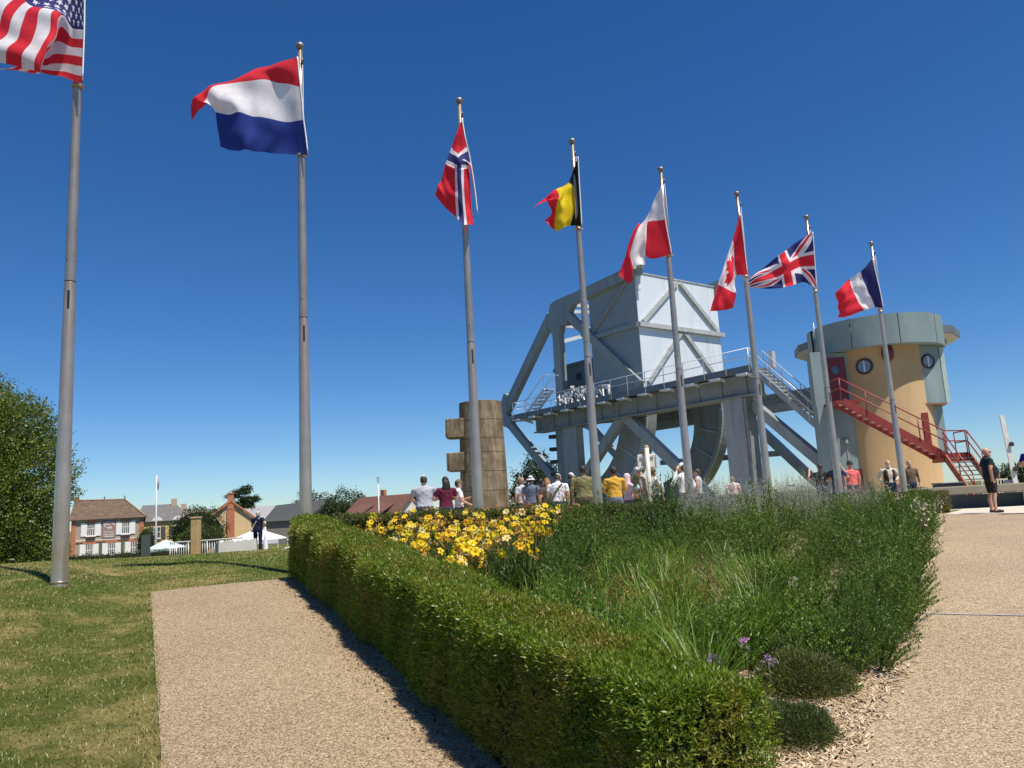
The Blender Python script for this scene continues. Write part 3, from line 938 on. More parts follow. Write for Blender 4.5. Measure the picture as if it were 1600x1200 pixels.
# leaf colours
ROSE = leafmat('shrub_needle', [(0.0, (0.04, 0.085, 0.013)), (0.5, (0.082, 0.152, 0.026)), (0.85, (0.135, 0.21, 0.044)), (1.0, (0.22, 0.28, 0.085))], 0.28, gloss=0.02)
ROSE2 = leafmat('shrub_needle_fresh', [(0.0, (0.055, 0.125, 0.012)), (0.5, (0.105, 0.21, 0.020)), (1.0, (0.19, 0.28, 0.05))], 0.3)
HEATH = leafmat('heath_needle', [(0.0, (0.05, 0.075, 0.02)), (0.6, (0.10, 0.135, 0.035)), (0.92, (0.16, 0.185, 0.06)), (1.0, (0.30, 0.19, 0.09))], 0.2)
STEM = mat('plant_stem', (0.10, 0.085, 0.045), 0.9, var=0.3, scale=20)
def shrub_mesh(name, R, H, stems, per, nl, nw, leaf, spread=0.55, seed=1):
    """bushy plant of upright stems clothed in needles; returns (foliage mesh, stem mesh)"""
    base_r = R * 0.45 * np.sqrt(rng.random(stems))
    a = rng.random(stems) * 2 * PI
    b0 = np.c_[base_r * np.cos(a), base_r * np.sin(a), np.zeros(stems)]
    out = np.c_[np.cos(a), np.sin(a), np.zeros(stems)]
    rr = base_r / (R * 0.45)
    Hs = H * (1.08 - 0.66 * rr ** 2) * rng.uniform(0.68, 1.12, stems)
    reach = R * spread * rr * rng.uniform(0.7, 1.3, stems)
    jx = rng.normal(size=(stems, 2)) * R * 0.12
    t = (np.arange(per)[None, :] + rng.random((stems, per))) / per
    t = 0.12 + 0.88 * t
    P = b0[:, None] + out[:, None] * (reach[:, None] * t ** 1.4)[..., None]
    P[..., 2] += Hs[:, None] * t
    P[..., :2] += jx[:, None] * (t ** 2)[..., None]
    P = P.reshape(-1, 3)
    d = rng.normal(size=P.shape) * 0.8
    d[:, 2] = np.abs(d[:, 2]) * 0.5 + 0.75
    sz = rng.uniform(0.6, 1.25, len(P))
    v, f = needles(P, d, nl * sz, nw * sz)
    me = fast(name, v, f, leaf)
    mesh = me.data
    bpy.data.objects.remove(me)
    sb = MB()
    for i in range(0, stems, max(1, stems // 14)):
        p1 = b0[i] + out[i] * reach[i] + np.array([jx[i][0], jx[i][1], Hs[i] * 0.97])
        pm = b0[i] + out[i] * reach[i] * 0.35 + np.array([jx[i][0] * .25, jx[i][1] * .25, Hs[i] * 0.5])
        sb.tube([b0[i], pm, p1], [0.008, 0.005, 0.002], 4, cap=False)
    so = sb.build('stem_tmp', STEM)
    sm = so.data
    bpy.data.objects.remove(so)
    return mesh, sm
def plant(name, meshes, x, y, s, label, cat, group, dz=0.0, sz=None, partnames=('foliage', 'stem')):
    sz = sz or s * random.uniform(0.88, 1.12)
    t = empty(name, (x, y, g1(x, y) + 0.02 + dz), random.random() * 6.28, label, cat, group)
    if name.endswith('shrub'):
        t.rotation_euler = (random.uniform(-.13, .13), random.uniform(-.13, .13), t.rotation_euler.z)
    t.scale = (s, s, sz or s)
    for n, m in zip(partnames, meshes):
        o = bpy.data.objects.new(n, m)
        COL.objects.link(o)
        o.parent = t
        if n in ('foliage', 'leaves', 'petals', 'spikes'):
            o['kind'] = 'stuff'
    return t
ROSE_M = [shrub_mesh('shrub_foliage', 0.60, 0.92, 120, 85, 0.046, 0.011, ROSE) for _ in range(4)]
FRESH_M = [shrub_mesh('fresh_foliage', 0.5, 0.66, 120, 55, 0.046, 0.014, ROSE2) for _ in range(2)]
def heath_mesh():
    n = 14000
    d = unit(rng.normal(size=(n, 3)))
    d[:, 2] = np.abs(d[:, 2])
    lump = 1 + 0.12 * np.sin(d[:, 0] * 5 + 1) * np.sin(d[:, 1] * 6) + 0.07 * np.sin(d[:, 0] * 13) * np.sin(d[:, 1] * 11 + 2)
    P = d * (lump * (0.55 + 0.45 * rng.random(n) ** 0.4))[:, None] * np.array([0.36, 0.36, 0.23])
    dd = d * 0.8 + rng.normal(size=(n, 3)) * 0.5
    dd[:, 2] += 0.5
    v, f = needles(P, dd, 0.034 * rng.uniform(0.6, 1.3, n), 0.0055)
    o = fast('heath_foliage', v, f, HEATH)
    m = o.data
    bpy.data.objects.remove(o)
    so = MB().ball((0, 0, 0.02), (0.26, 0.26, 0.13), 14, 8).build('heath_core', CORE)
    m2 = so.data
    bpy.data.objects.remove(so)
    return m, m2
HEATH_M = [heath_mesh() for _ in range(2)]
def bed_r(y):
    return float(np.interp(y, [p[1] for p in BED_R], [p[0] for p in BED_R]))
ORD = ['first', 'second', 'third', 'fourth', 'fifth', 'sixth', 'seventh', 'eighth', 'ninth', 'tenth', 'eleventh', 'twelfth', 'thirteenth', 'fourteenth', 'fifteenth', 'sixteenth', 'seventeenth', 'eighteenth', 'nineteenth', 'twentieth', 'twenty-first', 'twenty-second', 'twenty-third', 'twenty-fourth', 'twenty-fifth', 'twenty-sixth']
# dark feathery shrubs: positions read along the bed from near to far
for i, (x, y, s) in enumerate([
        (3.15, 8.0, 0.78), (2.75, 7.4, 0.62), (3.55, 8.9, 0.85), (2.85, 8.7, 0.82), (4.25, 9.6, 0.85), (3.35, 9.8, 0.95), (2.65, 9.7, 0.85), (4.95, 10.9, 0.9), (4.15, 10.9, 1.0),
        (3.4, 11.0, 1.0), (5.8, 12.2, 0.95), (4.9, 12.1, 1.0), (4.0, 12.3, 1.05), (3.0, 11.9, 1.0), (6.7, 13.8, 0.95), (5.6, 13.6, 1.0), (7.6, 15.2, 0.95), (6.5, 15.3, 0.95), (8.6, 16.6, 0.95), (7.5, 16.8, 0.95),
        (9.5, 18.2, 0.9), (8.5, 18.2, 0.9), (10.3, 19.6, 0.9),
        (0.65, 10.6, 0.95), (0.55, 11.4, 1.0), (1.05, 11.2, 1.05), (1.35, 10.2, 1.0), (0.7, 12.1, 1.05), (1.6, 11.8, 1.1), (2.1, 10.9, 1.0), (0.65, 9.7, 0.85), (1.2, 9.3, 0.85), (0.45, 9.0, 0.7), (0.5, 8.3, 0.6), (2.3, 12.4, 1.1),
        (1.3, 13.0, 1.1), (0.75, 13.2, 1.0), (2.1, 13.6, 1.0), (3.1, 13.3, 1.05), (1.3, 14.1, 1.0), (0.85, 12.6, 1.0), (1.9, 14.8, 1.0)]):
    x += (0.18 if y < 11 else -0.15) if i < 23 else 0
    s *= random.uniform(0.68, 1.2) * (0.74 if y > 13.4 else 1.0)
    q_ = plant('feathery_shrub', ROSE_M[i % 4], x, y, s, ORD[i] + ' dark green feathery shrub counting back along the gravel path side' if i < 23 else 'dark green feathery shrub in the middle of the bed right of the yellow flowers', 'shrub', 'dark feathery shrubs along the path' if i < 23 else 'dark feathery shrubs beside the daylilies')
for i, (x, y, s) in enumerate([(2.2, 6.9, 0.6), (2.0, 7.1, 0.7), (2.6, 7.4, 0.7), (2.5, 8.0, 0.75), (4.6, 10.0, 0.75), (5.5, 11.5, 0.85), (5.2, 11.2, 0.6), (6.3, 12.9, 0.8), (1.75, 6.5, 0.55), (7.4, 14.5, 0.8)]):
    plant('fresh_shrub', FRESH_M[i % 2], x, y, s, 'brighter green bushy plant at the bed edge beside the gravel path', 'shrub', 'brighter green bushes at the bed edge')
for i, y in enumerate(np.r_[np.arange(6.35, 12, 0.47), np.arange(12, 20.5, 0.8)]):
    plant('edge_shrub', ROSE_M[i % 4], bed_r(y) - float(np.interp(y, [6, 9, 12, 20], [0.06, 0.24, 0.48, 0.8])) + rng.uniform(-.14, .08), float(y), random.uniform(0.5, 0.72) + 0.012 * min(y, 11) - 0.01 * max(0, y - 13), ORD[i] + ' low dark shrub spilling over the gravel path edge, counting back from the camera', 'shrub', 'low shrubs spilling over the path edge')
for i in range(44):
    y = rng.uniform(6.2, 10.8)
    lft = float(np.interp(y, [3.4, 13.1], [0.97, -3.27]))
    x = lft + 0.45 + rng.random() * 2.3
    if x < bed_r(y) - 0.5 and not (x < 0.3 + (y - 10.2) * 0.13 and y > 7.4):
        plant('leafy_weed', FRESH_M[i % 2], x, y, random.uniform(0.5, 0.85), 'low leafy green plant growing between the grass tussocks', 'plant', 'low leafy plants between the tussocks')
plant('heath_mound', HEATH_M[0], 1.62, 5.12, 0.85, 'low dark heath cushion lying on the wood chips nearest the camera', 'heath', 'low heath cushions')
plant('heath_mound', HEATH_M[1], 2.02, 5.95, 1.0, 'rounded dark heath cushion behind the nearest one on the wood chips', 'heath', 'low heath cushions')
plant('heath_mound', HEATH_M[0], 2.25, 6.45, 1.15, 'third heath cushion back, against the feathery shrubs', 'heath', 'low heath cushions')
plant('heath_mound', HEATH_M[1], 1.42, 5.75, 0.7, 'small heath cushion between the hedge and the purple flowers', 'heath', 'low heath cushions')

# grey-green spiky sage at the back of the bed
SAGE = leafmat('sage_leaf', [(0.0, (0.12, 0.165, 0.08)), (0.5, (0.20, 0.245, 0.14)), (1.0, (0.31, 0.35, 0.26))], 0.25)
SAGE_F = leafmat('sage_spike', [(0.0, (0.22, 0.235, 0.25)), (0.6, (0.32, 0.33, 0.36)), (1.0, (0.42, 0.44, 0.41))], 0.2)
def sage_mesh():
    n = 60
    a = rng.random(n) * 2 * PI
    r = 0.34 * np.sqrt(rng.random(n))
    b = np.c_[r * np.cos(a), r * np.sin(a), np.zeros(n)]
    lean = rng.uniform(0.02, 0.22, n)
    h = rng.uniform(0.75, 1.25, n)
    hd = np.c_[np.cos(a), np.sin(a)] + rng.normal(size=(n, 2)) * 0.4
    v1, f1 = ribbons(b, hd, h, lean, 0.007, 4, 0, 1.3)
    per = 26
    t = np.linspace(0.12, 0.99, per)[None, :] * np.ones((n, 1))
    hd3 = unit(np.c_[hd, np.zeros(n)])
    P = b[:, None] + hd3[:, None] * (lean[:, None] * t ** 1.3)[..., None] + np.array([0, 0, 1.0]) * (h[:, None] * t)[..., None]
    P = P.reshape(-1, 3)
    d = rng.normal(size=P.shape)
    d[:, 2] = np.abs(d[:, 2]) * 0.6 + 0.4
    tt = t.ravel()
    v2, f2 = needles(P, d, np.where(tt < 0.6, 0.05, 0.03) * rng.uniform(0.6, 1.3, len(P)), np.where(tt < 0.6, 0.013, 0.012))
    v, f, mi = join([(v1, f1, 0), (v2, f2, 0)])
    mi[len(f1):] = np.where(tt < 0.6, 0, 1)
    o = fast('sage_tmp', v, f, [SAGE, SAGE_F], mi=mi)
    m = o.data
    bpy.data.objects.remove(o)
    return m
SAGE_M = [sage_mesh() for _ in range(3)]
sg = []
for i in range(48):
    s_ = rng.random()
    # strip in front of the back hedge
    bx, by = 2.2 + s_ * 5.4, 15.95 + s_ * 3.98
    off = rng.uniform(0.1, 1.9)
    sg.append((bx + 0.57 * off, by - 0.82 * off, rng.uniform(0.82, 1.08)))
for i, (x, y, s) in enumerate(sg):
    if in_bed(np.array([x]), np.array([y]))[0]:
        plant('grey_sage', [SAGE_M[i % 3]], x, y, s, 'grey-green sage with thin pale upright spikes along the back of the bed', 'sage plant', 'grey sage along the back hedge', partnames=('foliage',))

# grass tussocks
TUS = leafmat('tussock_blade', [(0.0, (0.07, 0.155, 0.012)), (0.55, (0.135, 0.24, 0.022)), (0.9, (0.22, 0.31, 0.05)), (1.0, (0.42, 0.38, 0.16))], 0.35)
PALE = leafmat('pale_blade', [(0.0, (0.20, 0.24, 0.09)), (0.6, (0.33, 0.36, 0.17)), (1.0, (0.50, 0.46, 0.27))], 0.35)
def tuss_mesh(n, H, reach, w, leaf, droop=0.5, segs=5):
    a = rng.random(n) * 2 * PI
    r = 0.09 * np.sqrt(rng.random(n))
    b = np.c_[r * np.cos(a), r * np.sin(a), np.zeros(n)]
    hd = np.c_[np.cos(a), np.sin(a)] + rng.normal(size=(n, 2)) * 0.5
    v, f = ribbons(b, hd, H * rng.uniform(0.5, 1.1, n), reach * rng.uniform(0.3, 1.2, n), w * rng.uniform(0.6, 1.2, n), segs, droop * rng.random(n), 1.5)
    o = fast('tussock_tmp', v, f, leaf)
    m = o.data
    bpy.data.objects.remove(o)
    return m
TUS_M = [tuss_mesh(110, 0.55, 0.35, 0.009, TUS) for _ in range(4)]
PALE_M = [tuss_mesh(26, 0.62, 0.55, 0.012, PALE, 0.9, 7) for _ in range(2)]
tp = []
for y in np.arange(5.7, 12.6, 0.40):
    lft = float(np.interp(y, [3.4, 13.1], [0.97, -3.27]))
    for x in np.arange(lft + 0.3, min(bed_r(y) - 0.35, lft + 4.4), 0.40):
        tp.append((x + rng.uniform(-.16, .16), y + rng.uniform(-.16, .16)))
DAY = lambda x, y: (x < 0.28 + (y - 10.2) * 0.13) and y > 7.4
for i, (x, y) in enumerate(tp):
    if x < bed_r(y) - 1.0 - 0.12 * max(0, y - 7) and not DAY(x, y) and y < 11.2:
        plant('grass_tussock', [TUS_M[i % 4]], x, y, random.uniform(0.75, 1.25), 'fine green grass tussock in the middle of the bed behind the long hedge', 'grass tussock', 'fine grass tussocks in the bed', partnames=('leaves',))
for i, (x, y, s) in enumerate([(0.55, 9.2, 1.0), (1.7, 10.0, 1.15), (1.95, 9.5, 0.9), (2.6, 10.4, 1.0), (2.2, 8.9, 0.85), (0.35, 9.9, 0.8), (3.0, 9.3, 0.8)]):
    plant('pale_grass', [PALE_M[i % 2]], x, y, s, 'tuft of long pale arching grass blades standing over the tussocks', 'ornamental grass', 'pale arching grasses', partnames=('leaves',))
for i, (x, y, s) in enumerate([(8.2, 19.2, 1.5), (8.75, 19.3, 1.4), (8.5, 18.7, 1.2)]):
    plant('tall_grass', [TUS_M[i]], x, y, s * 1.15, 'tall bright green grass clump before the back hedge below the tower', 'ornamental grass', 'tall grass clump by the back hedge', partnames=('leaves',))

# red sorrel spikes
RUST = leafmat('sorrel_rust', [(0.0, (0.13, 0.05, 0.025)), (0.5, (0.24, 0.10, 0.045)), (1.0, (0.34, 0.20, 0.09))], 0.2)
def sorrel_mesh():
    n = 14
    a = rng.random(n) * 2 * PI
    r = 0.2 * np.sqrt(rng.random(n))
    b = np.c_[r * np.cos(a), r * np.sin(a), np.zeros(n)]
    hd = np.c_[np.cos(a), np.sin(a)]
    h = rng.uniform(0.35, 0.62, n)
    rc = rng.uniform(0.02, 0.14, n)
    v1, f1 = ribbons(b, hd, h, rc, 0.006, 3)
    t = np.linspace(0.5, 1, 16)[None, :] * np.ones((n, 1))
    P = (b[:, None] + unit(np.c_[hd, np.zeros(n)])[:, None] * (rc[:, None] * t ** 1.6)[..., None] + np.array([0, 0, 1.]) * (h[:, None] * t)[..., None]).reshape(-1, 3)
    d = rng.normal(size=P.shape)
    d[:, 2] += 0.5
    v2, f2 = needles(P, d, 0.022, 0.012)
    v, f, _ = join([(v1, f1), (v2, f2)])
    o = fast('sorrel_tmp', v, f, RUST)
    m = o.data
    bpy.data.objects.remove(o)
    return m
SOR_M = [sorrel_mesh() for _ in range(2)]
for i, (x, y) in enumerate([(2.05, 7.9), (2.35, 8.2), (1.75, 8.3), (2.2, 8.7), (1.3, 7.9), (1.1, 7.3), (0.95, 8.4), (2.45, 7.6), (1.55, 7.2), (-0.1, 8.9), (0.8, 6.9), (1.9, 9.1)]):
    plant('sorrel', [SOR_M[i % 2]], x, y, random.uniform(0.85, 1.2), 'rust red seed spikes of sorrel among the grass tussocks', 'sorrel', 'rust red sorrel in the bed', partnames=('spikes',))

# daylilies
LILY_L = leafmat('daylily_leaf', [(0.0, (0.03, 0.065, 0.012)), (0.6, (0.065, 0.115, 0.022)), (1.0, (0.12, 0.16, 0.04))], 0.3)
PETAL = [leafmat('petal_yellow', [(0.0, (0.82, 0.56, 0.012)), (0.6, (0.88, 0.66, 0.02)), (1.0, (0.90, 0.74, 0.07))], 0.4, gloss=0.02), leafmat('petal_gold', [(0.0, (0.76, 0.38, 0.012)), (0.6, (0.84, 0.52, 0.02)), (1.0, (0.88, 0.60, 0.05))], 0.4, gloss=0.02), leafmat('petal_cream', [(0.0, (0.85, 0.68, 0.25)), (1.0, (0.90, 0.80, 0.42))], 0.4, gloss=0.02)]
THROAT = mat('lily_throat', (0.75, 0.35, 0.02), 0.7)
WILT = leafmat('wilted_bud', [(0.0, (0.45, 0.16, 0.05)), (0.5, (0.55, 0.30, 0.10)), (1.0, (0.60, 0.42, 0.14))], 0.3)
def bloom(pm):
    """six recurved petals round a throat, facing +Y and up a little"""
    vs, fs, mi = [], [], []
    for k in range(6):
        a = k * PI / 3 + (0.08 if k % 2 else 0)
        wd = 0.017 if k % 2 else 0.023
        prof = [(0.004, 0.0, 0.004), (0.022, 0.030, wd * 0.8), (0.046, 0.042, wd), (0.064, 0.034, wd * 0.6), (0.072, 0.022, 0.002)]
        b = len(vs)
        for rr, dd, w in prof:
            for s in (-1, 1):
                x = rr * math.cos(a) - s * w * math.sin(a)
                z = rr * math.sin(a) + s * w * math.cos(a)
                vs.append((x, dd, z))
        for i in range(4):
            fs.append((b + i * 2, b + i * 2 + 1, b + i * 2 + 3, b + i * 2 + 2))
            mi.append(0)
    b = len(vs)
    for k in range(6):
        vs.append((0.013 * math.cos(k * PI / 3), 0.022, 0.013 * math.sin(k * PI / 3)))
    vs.append((0, 0.004, 0))
    for k in range(6):
        fs.append((b + k, b + (k + 1) % 6, b + 6, b + 6))
        mi.append(1)
    me = bpy.data.meshes.new('bloom')
    me.from_pydata(vs, [], [tuple(dict.fromkeys(f)) for f in fs])
    me.polygons.foreach_set('material_index', mi)
    me.materials.append(pm)
    me.materials.append(THROAT)
    return me
BLOOM = [bloom(p) for p in PETAL]
def wilt_mesh():
    n = 7
    d = rng.normal(size=(n, 3)) * 0.5
    d[:, 2] += 0.6
    v, f = needles(np.zeros((n, 3)), d, 0.05, 0.013)
    o = fast('wilt_tmp', v, f, WILT)
    m = o.data
    bpy.data.objects.remove(o)
    return m
WILT_M = wilt_mesh()
LILY_M = [tuss_mesh(130, 0.74, 0.36, 0.023, LILY_L, 0.6, 5) for _ in range(3)]
lil = []
for s_ in np.linspace(0.0, 1.0, 19):
    for k_ in range(6):
        # strip between the long hedge and the shrubs, widening to the back
        y = 7.5 + s_ * 6.3 + rng.uniform(-.2, .2)
        lft = float(np.interp(y, [3.4, 13.1], [0.97, -3.27])) + 0.28
        rgt = 0.30 + (y - 10.2) * 0.17
        x = lft + (rgt - lft) * (k_ + rng.uniform(0.1, 0.9)) / 6
        if in_bed(np.array([x]), np.array([y]))[0] and rgt - lft > 0.22 * (k_ + 0.5):
            lil.append((x, y))
for xx in np.arange(0.1, 1.1, 0.4):
    lil.append((xx, 14.2 + (xx - 0.2) * 0.62))
nf = 0
for i, (x, y) in enumerate(lil):
    s = random.uniform(0.9, 1.15)
    t = plant('daylily', [LILY_M[i % 3]], x, y, s, 'daylily clump with yellow blooms in the bed behind the long hedge', 'daylily', 'yellow daylilies in the bed', partnames=('leaves',))
    t.rotation_euler = (0, 0, 0)
    t.scale = (1, 1, 1)
    st = MB()
    wl = []
    for k in range(random.randint(3, 4)):
        a = random.random() * 6.28
        r = random.uniform(0.05, 0.26)
        h = random.uniform(0.62, 0.95) + 0.04 * max(0, y - 11.0)
        tip = (r * math.cos(a), r * math.sin(a), h)
        st.tube([(0.3 * tip[0], 0.3 * tip[1], 0.0), (0.8 * tip[0], 0.8 * tip[1], h * 0.6), tip], [0.005, 0.004, 0.003], 4, cap=False)
        heads = 1 if random.random() < 0.85 else 2
        if nf < 290:
            for q in range(heads):
                o = bpy.data.objects.new('bloom', BLOOM[random.choice([0, 0, 0, 0, 1, 1, 2])])
                COL.objects.link(o)
                o.parent = t
                o.location = (tip[0] + random.uniform(-.03, .03), tip[1] + random.uniform(-.03, .03), tip[2] + random.uniform(-.01, .04))
                o.rotation_euler = (random.uniform(-0.3, 1.3), random.uniform(-.3, .3), PI + random.gauss(0, 1.1))
                sc = random.uniform(0.6, 0.92)
                o.scale = (sc, sc, sc)
                nf += 1
        for q in range(random.randint(2, 4)):
            wl.append((tip[0] + random.uniform(-.05, .05), tip[1] + random.uniform(-.05, .05), tip[2] + random.uniform(-.08, .02)))
    st.build('stalk', mat('lily_stalk', (0.05, 0.08, 0.02), 0.9, spec=0.1), t)
    wv_, wf_ = [], []
    for w_ in wl:
        d = rng.normal(size=(5, 3)) * 0.5
        d[:, 2] += 0.5
        wv_.append(needles(np.repeat([w_], 5, 0), d, 0.048, 0.014))
    v, f, _ = join(wv_)
    fast('bud', v, f, WILT, t, kind='stuff')

# purple and white single flowers
PURPLE = leafmat('petal_purple', [(0.0, (0.40, 0.20, 0.55)), (1.0, (0.62, 0.38, 0.72))], 0.35, gloss=0.02)
WHITEP = leafmat('petal_white', [(0.0, (0.62, 0.55, 0.55)), (1.0, (0.82, 0.78, 0.76))], 0.35, gloss=0.02)
def umbel(x, y, h, pm, label, n=16, R=0.045, name='purple_flower', lean=(0, 0)):
    t = empty(name, (x, y, g1(x, y) + 0.03), 0, label, 'flower')
    MB().tube([(0, 0, 0), (lean[0] * 0.4, lean[1] * 0.4, h * 0.6), (lean[0], lean[1], h)], [0.0045, 0.004, 0.003], 5).build('stem', mat('flower_stem', (0.13, 0.17, 0.08), 0.8), t)
    c = np.array([lean[0], lean[1], h])
    d = unit(rng.normal(size=(n, 3)) + np.array([0, 0, 0.5]))
    parts = []
    for k in range(5):
        dd = unit(rng.normal(size=(n, 3)) * 0.8 + d)
        parts.append(needles(c + d * R * rng.uniform(0.5, 0.9, (n, 1)), dd, 0.022, 0.010))
    v, f, _ = join(parts)
    fast('flower_head', v, f, pm, t, kind='stuff')
umbel(1.30, 5.62, 0.32, PURPLE, 'purple flower head nearest the clipped hedge, left of the other two tall ones')
umbel(1.56, 5.72, 0.40, PURPLE, 'tallest purple flower head, in the middle on a long bare stem')
umbel(1.72, 5.75, 0.26, PURPLE, 'purple flower head on a short stem, right of the other two tall ones')
umbel(1.80, 4.98, 0.04, PURPLE, 'small purple flower lying low on the wood chips by the gravel path', R=0.03)
umbel(2.62, 7.7, 0.42, WHITEP, 'white flower head above the dark shrub in the middle of the bed', name='white_flower', R=0.05)
umbel(1.75, 6.9, 0.36, WHITEP, 'pale pinkish white flower spike beside the red sorrel', name='white_flower', R=0.04)
umbel(0.62, 7.35, 0.16, WHITEP, 'lone white flower low in the grass just behind the hedge', name='white_flower', R=0.025)
umbel(1.36, 4.95, 0.24, WHITEP, 'tiny white flower against the hedge end below the purple ones', name='white_flower', R=0.02, n=8)
gaura = []
for i in range(11):
    s_ = rng.random()
    y = 10.5 + s_ * 9
    gaura.append((bed_r(y) - rng.uniform(0.0, 1.6 if s_ > 0.4 else 0.5), y, rng.uniform(0.55, 0.95)))
gaura += [(8.0, 18.6, 1.05), (7.9, 18.3, 0.95), (9.1, 19.2, 1.0), (9.2, 18.9, 0.9)]
GST = mat('gaura_stem', (0.20, 0.12, 0.09), 0.85)
def gaura_mesh():
    mb = MB()
    P = []
    for k in range(5):
        a = rng.random() * 6.28
        r = rng.uniform(0.05, 0.22)
        h = rng.uniform(0.75, 1.0)
        mb.tube([(0, 0, 0), (r * .5 * math.cos(a), r * .5 * math.sin(a), h * .6), (r * math.cos(a), r * math.sin(a), h)], [0.004, 0.003, 0.002], 4, cap=False)
        for q in range(4):
            z = h * rng.uniform(0.7, 1.0)
            f_ = z / h
            P.append((r * f_ * math.cos(a) + rng.uniform(-.03, .03), r * f_ * math.sin(a) + rng.uniform(-.03, .03), z))
    P = np.repeat(np.array(P), 4, 0)
    d = rng.normal(size=P.shape)
    v, f = needles(P, d, 0.028, 0.02)
    so = mb.build('g1', GST)
    fo = fast('g2', v, f, WHITEP)
    r_ = (so.data, fo.data)
    bpy.data.objects.remove(so)
    bpy.data.objects.remove(fo)
    return r_
GAU = [gaura_mesh() for _ in range(2)]
for i, (x, y, s) in enumerate(gaura):
    plant('gaura', GAU[i % 2], x, y, s, 'wispy plant with small white flowers at the far right end of the bed', 'flowering plant', 'white wispy flowers at the right of the bed', partnames=('stem', 'petals'))

# dry leaves and grit blown along the foot of the hedge
nl_ = 1500
ty = 3.6 + 9.3 * rng.random(nl_) ** 1.2
tx = np.interp(ty, [3.2, 12.9], [0.5, -3.75]) - np.abs(rng.normal(size=nl_)) * 0.16 - 0.03
td = rng.normal(size=(nl_, 3))
td[:, 2] = np.abs(td[:, 2]) * 0.15
dv_, df_ = needles(np.c_[tx, ty, gz(tx, ty) + 0.022], td, rng.uniform(0.015, 0.045, nl_), rng.uniform(0.008, 0.02, nl_))
tag(fast('leaf_litter', dv_, df_, leafmat('dry_leaf', [(0.0, (0.10, 0.06, 0.03)), (0.6, (0.25, 0.15, 0.07)), (1.0, (0.35, 0.26, 0.13))], 0.1), kind='stuff'), 'dry leaf litter along the foot of the long hedge', 'leaf litter')

# ------------------------------------------------------------------ lifting bridge
STL = mat('bridge_grey', (0.25, 0.285, 0.30), 0.45, var=0.14, scale=1.3, stretch=(1.6, 1.6, 0.22), grime=(0.15, 0.13, 0.10), grime_amt=0.55, bmp=0.15, bscale=3)
STLD = mat('bridge_underside', (0.20, 0.225, 0.225), 0.55, var=0.15, scale=1.2, grime=(0.10, 0.08, 0.06), grime_amt=0.6)
RUSTY = mat('rusty_girder', (0.30, 0.315, 0.30), 0.6, var=0.12, scale=1.4, stretch=(1, 1, 0.5), grime=(0.12, 0.095, 0.07), grime_amt=0.75)
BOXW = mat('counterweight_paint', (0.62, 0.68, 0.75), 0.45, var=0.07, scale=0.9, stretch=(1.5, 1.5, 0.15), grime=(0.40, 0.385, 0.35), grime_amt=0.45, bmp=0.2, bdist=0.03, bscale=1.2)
TRIM = mat('counterweight_trim', (0.40, 0.42, 0.42), 0.5, var=0.15, scale=2.0, grime=(0.15, 0.14, 0.12), grime_amt=0.6)
GALV = mat('galvanised_rail', (0.62, 0.64, 0.66), 0.4, metal=0.3, var=0.1)
MACH = mat('machine_house_grey', (0.10, 0.135, 0.165), 0.45, var=0.08, scale=0.6)
def BP(t, w, z):
    return BO + BU * t + BV * w + Vector((0, 0, z))
bridge = empty('lifting_bridge', BP(0, 0, 0.3), 0, 'grey steel rolling lift bridge with a huge pale counterweight box above the crowd', 'bridge')
bridge_off = bridge.location.copy()
def BB(mb, name, m, parent=None, bevel=0.0, **kw):
    p = parent or bridge
    base = bridge_off
    mb.v = [(a - base.x, b - base.y, c - base.z) for a, b, c in mb.v]
    return mb.build(name, m, p, bevel=bevel, **kw)
def bspan(mb, t0, t1, w0, w1, z0, z1, mi=0):
    vs = [BP(t, w, z) for z in (z0, z1) for t, w in ((t0, w0), (t1, w0), (t1, w1), (t0, w1))]
    return mb.add(vs, [(3, 2, 1, 0), (4, 5, 6, 7), (0, 1, 5, 4), (1, 2, 6, 5), (2, 3, 7, 6), (3, 0, 4, 7)], mi)
# counterweight
SIDE = mat('counterweight_shaded_side', (0.235, 0.275, 0.305), 0.45, var=0.06, scale=0.5, grime=(0.16, 0.18, 0.19), grime_amt=0.35)  # darker than the front: the shade on the sides is put into the colour
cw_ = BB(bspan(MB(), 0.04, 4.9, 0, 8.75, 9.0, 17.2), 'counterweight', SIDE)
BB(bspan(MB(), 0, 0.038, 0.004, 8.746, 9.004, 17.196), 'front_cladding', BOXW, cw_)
def cwsub(mb, name, m=TRIM):
    return BB(mb, name, m, cw_)
mb = MB()
bspan(mb, -0.28, 0, -0.12, 9.0, 13.3, 13.62); cwsub(mb, 'ledge')
mb = MB()
bspan(mb, 0.002, 4.9, -0.2, -0.002, 13.3, 13.62); cwsub(mb, 'ledge', STL)
for za, zb in ((17.0, 13.62), (13.3, 9.3)):
    for s in (-1, 1):
        mb = MB().beam(BP(-0.1, 4.4 + s * 0.15, za), BP(-0.1, 4.4 + s * 4.0, zb + 0.1), 0.18, 0.3, BU)
        cwsub(mb, 'brace')
mb = MB().beam(BP(0.5, -0.1, 16.9), BP(4.7, -0.1, 13.75), 0.16, 0.14, BV); cwsub(mb, 'brace', STL)
bspan(mb := MB(), -0.06, 4.95, -0.05, 8.82, 17.205, 17.29); cwsub(mb, 'coping', TRIM)
mb = MB()
mb.box(BP(-0.25, -0.4, 17.5), (0.9, 0.7, 0.55), rz=0.65)
mb.tube([BP(-0.6, -0.1, 17.35), BP(-0.6, -0.1, 17.75)], 0.35, 12)
BB(mb, 'top_bearing', TRIM)
mb = MB(); bspan(mb, -0.35, -0.06, -0.1, 0.25, 15.9, 17.4); BB(mb, 'end_bracket', BOXW)
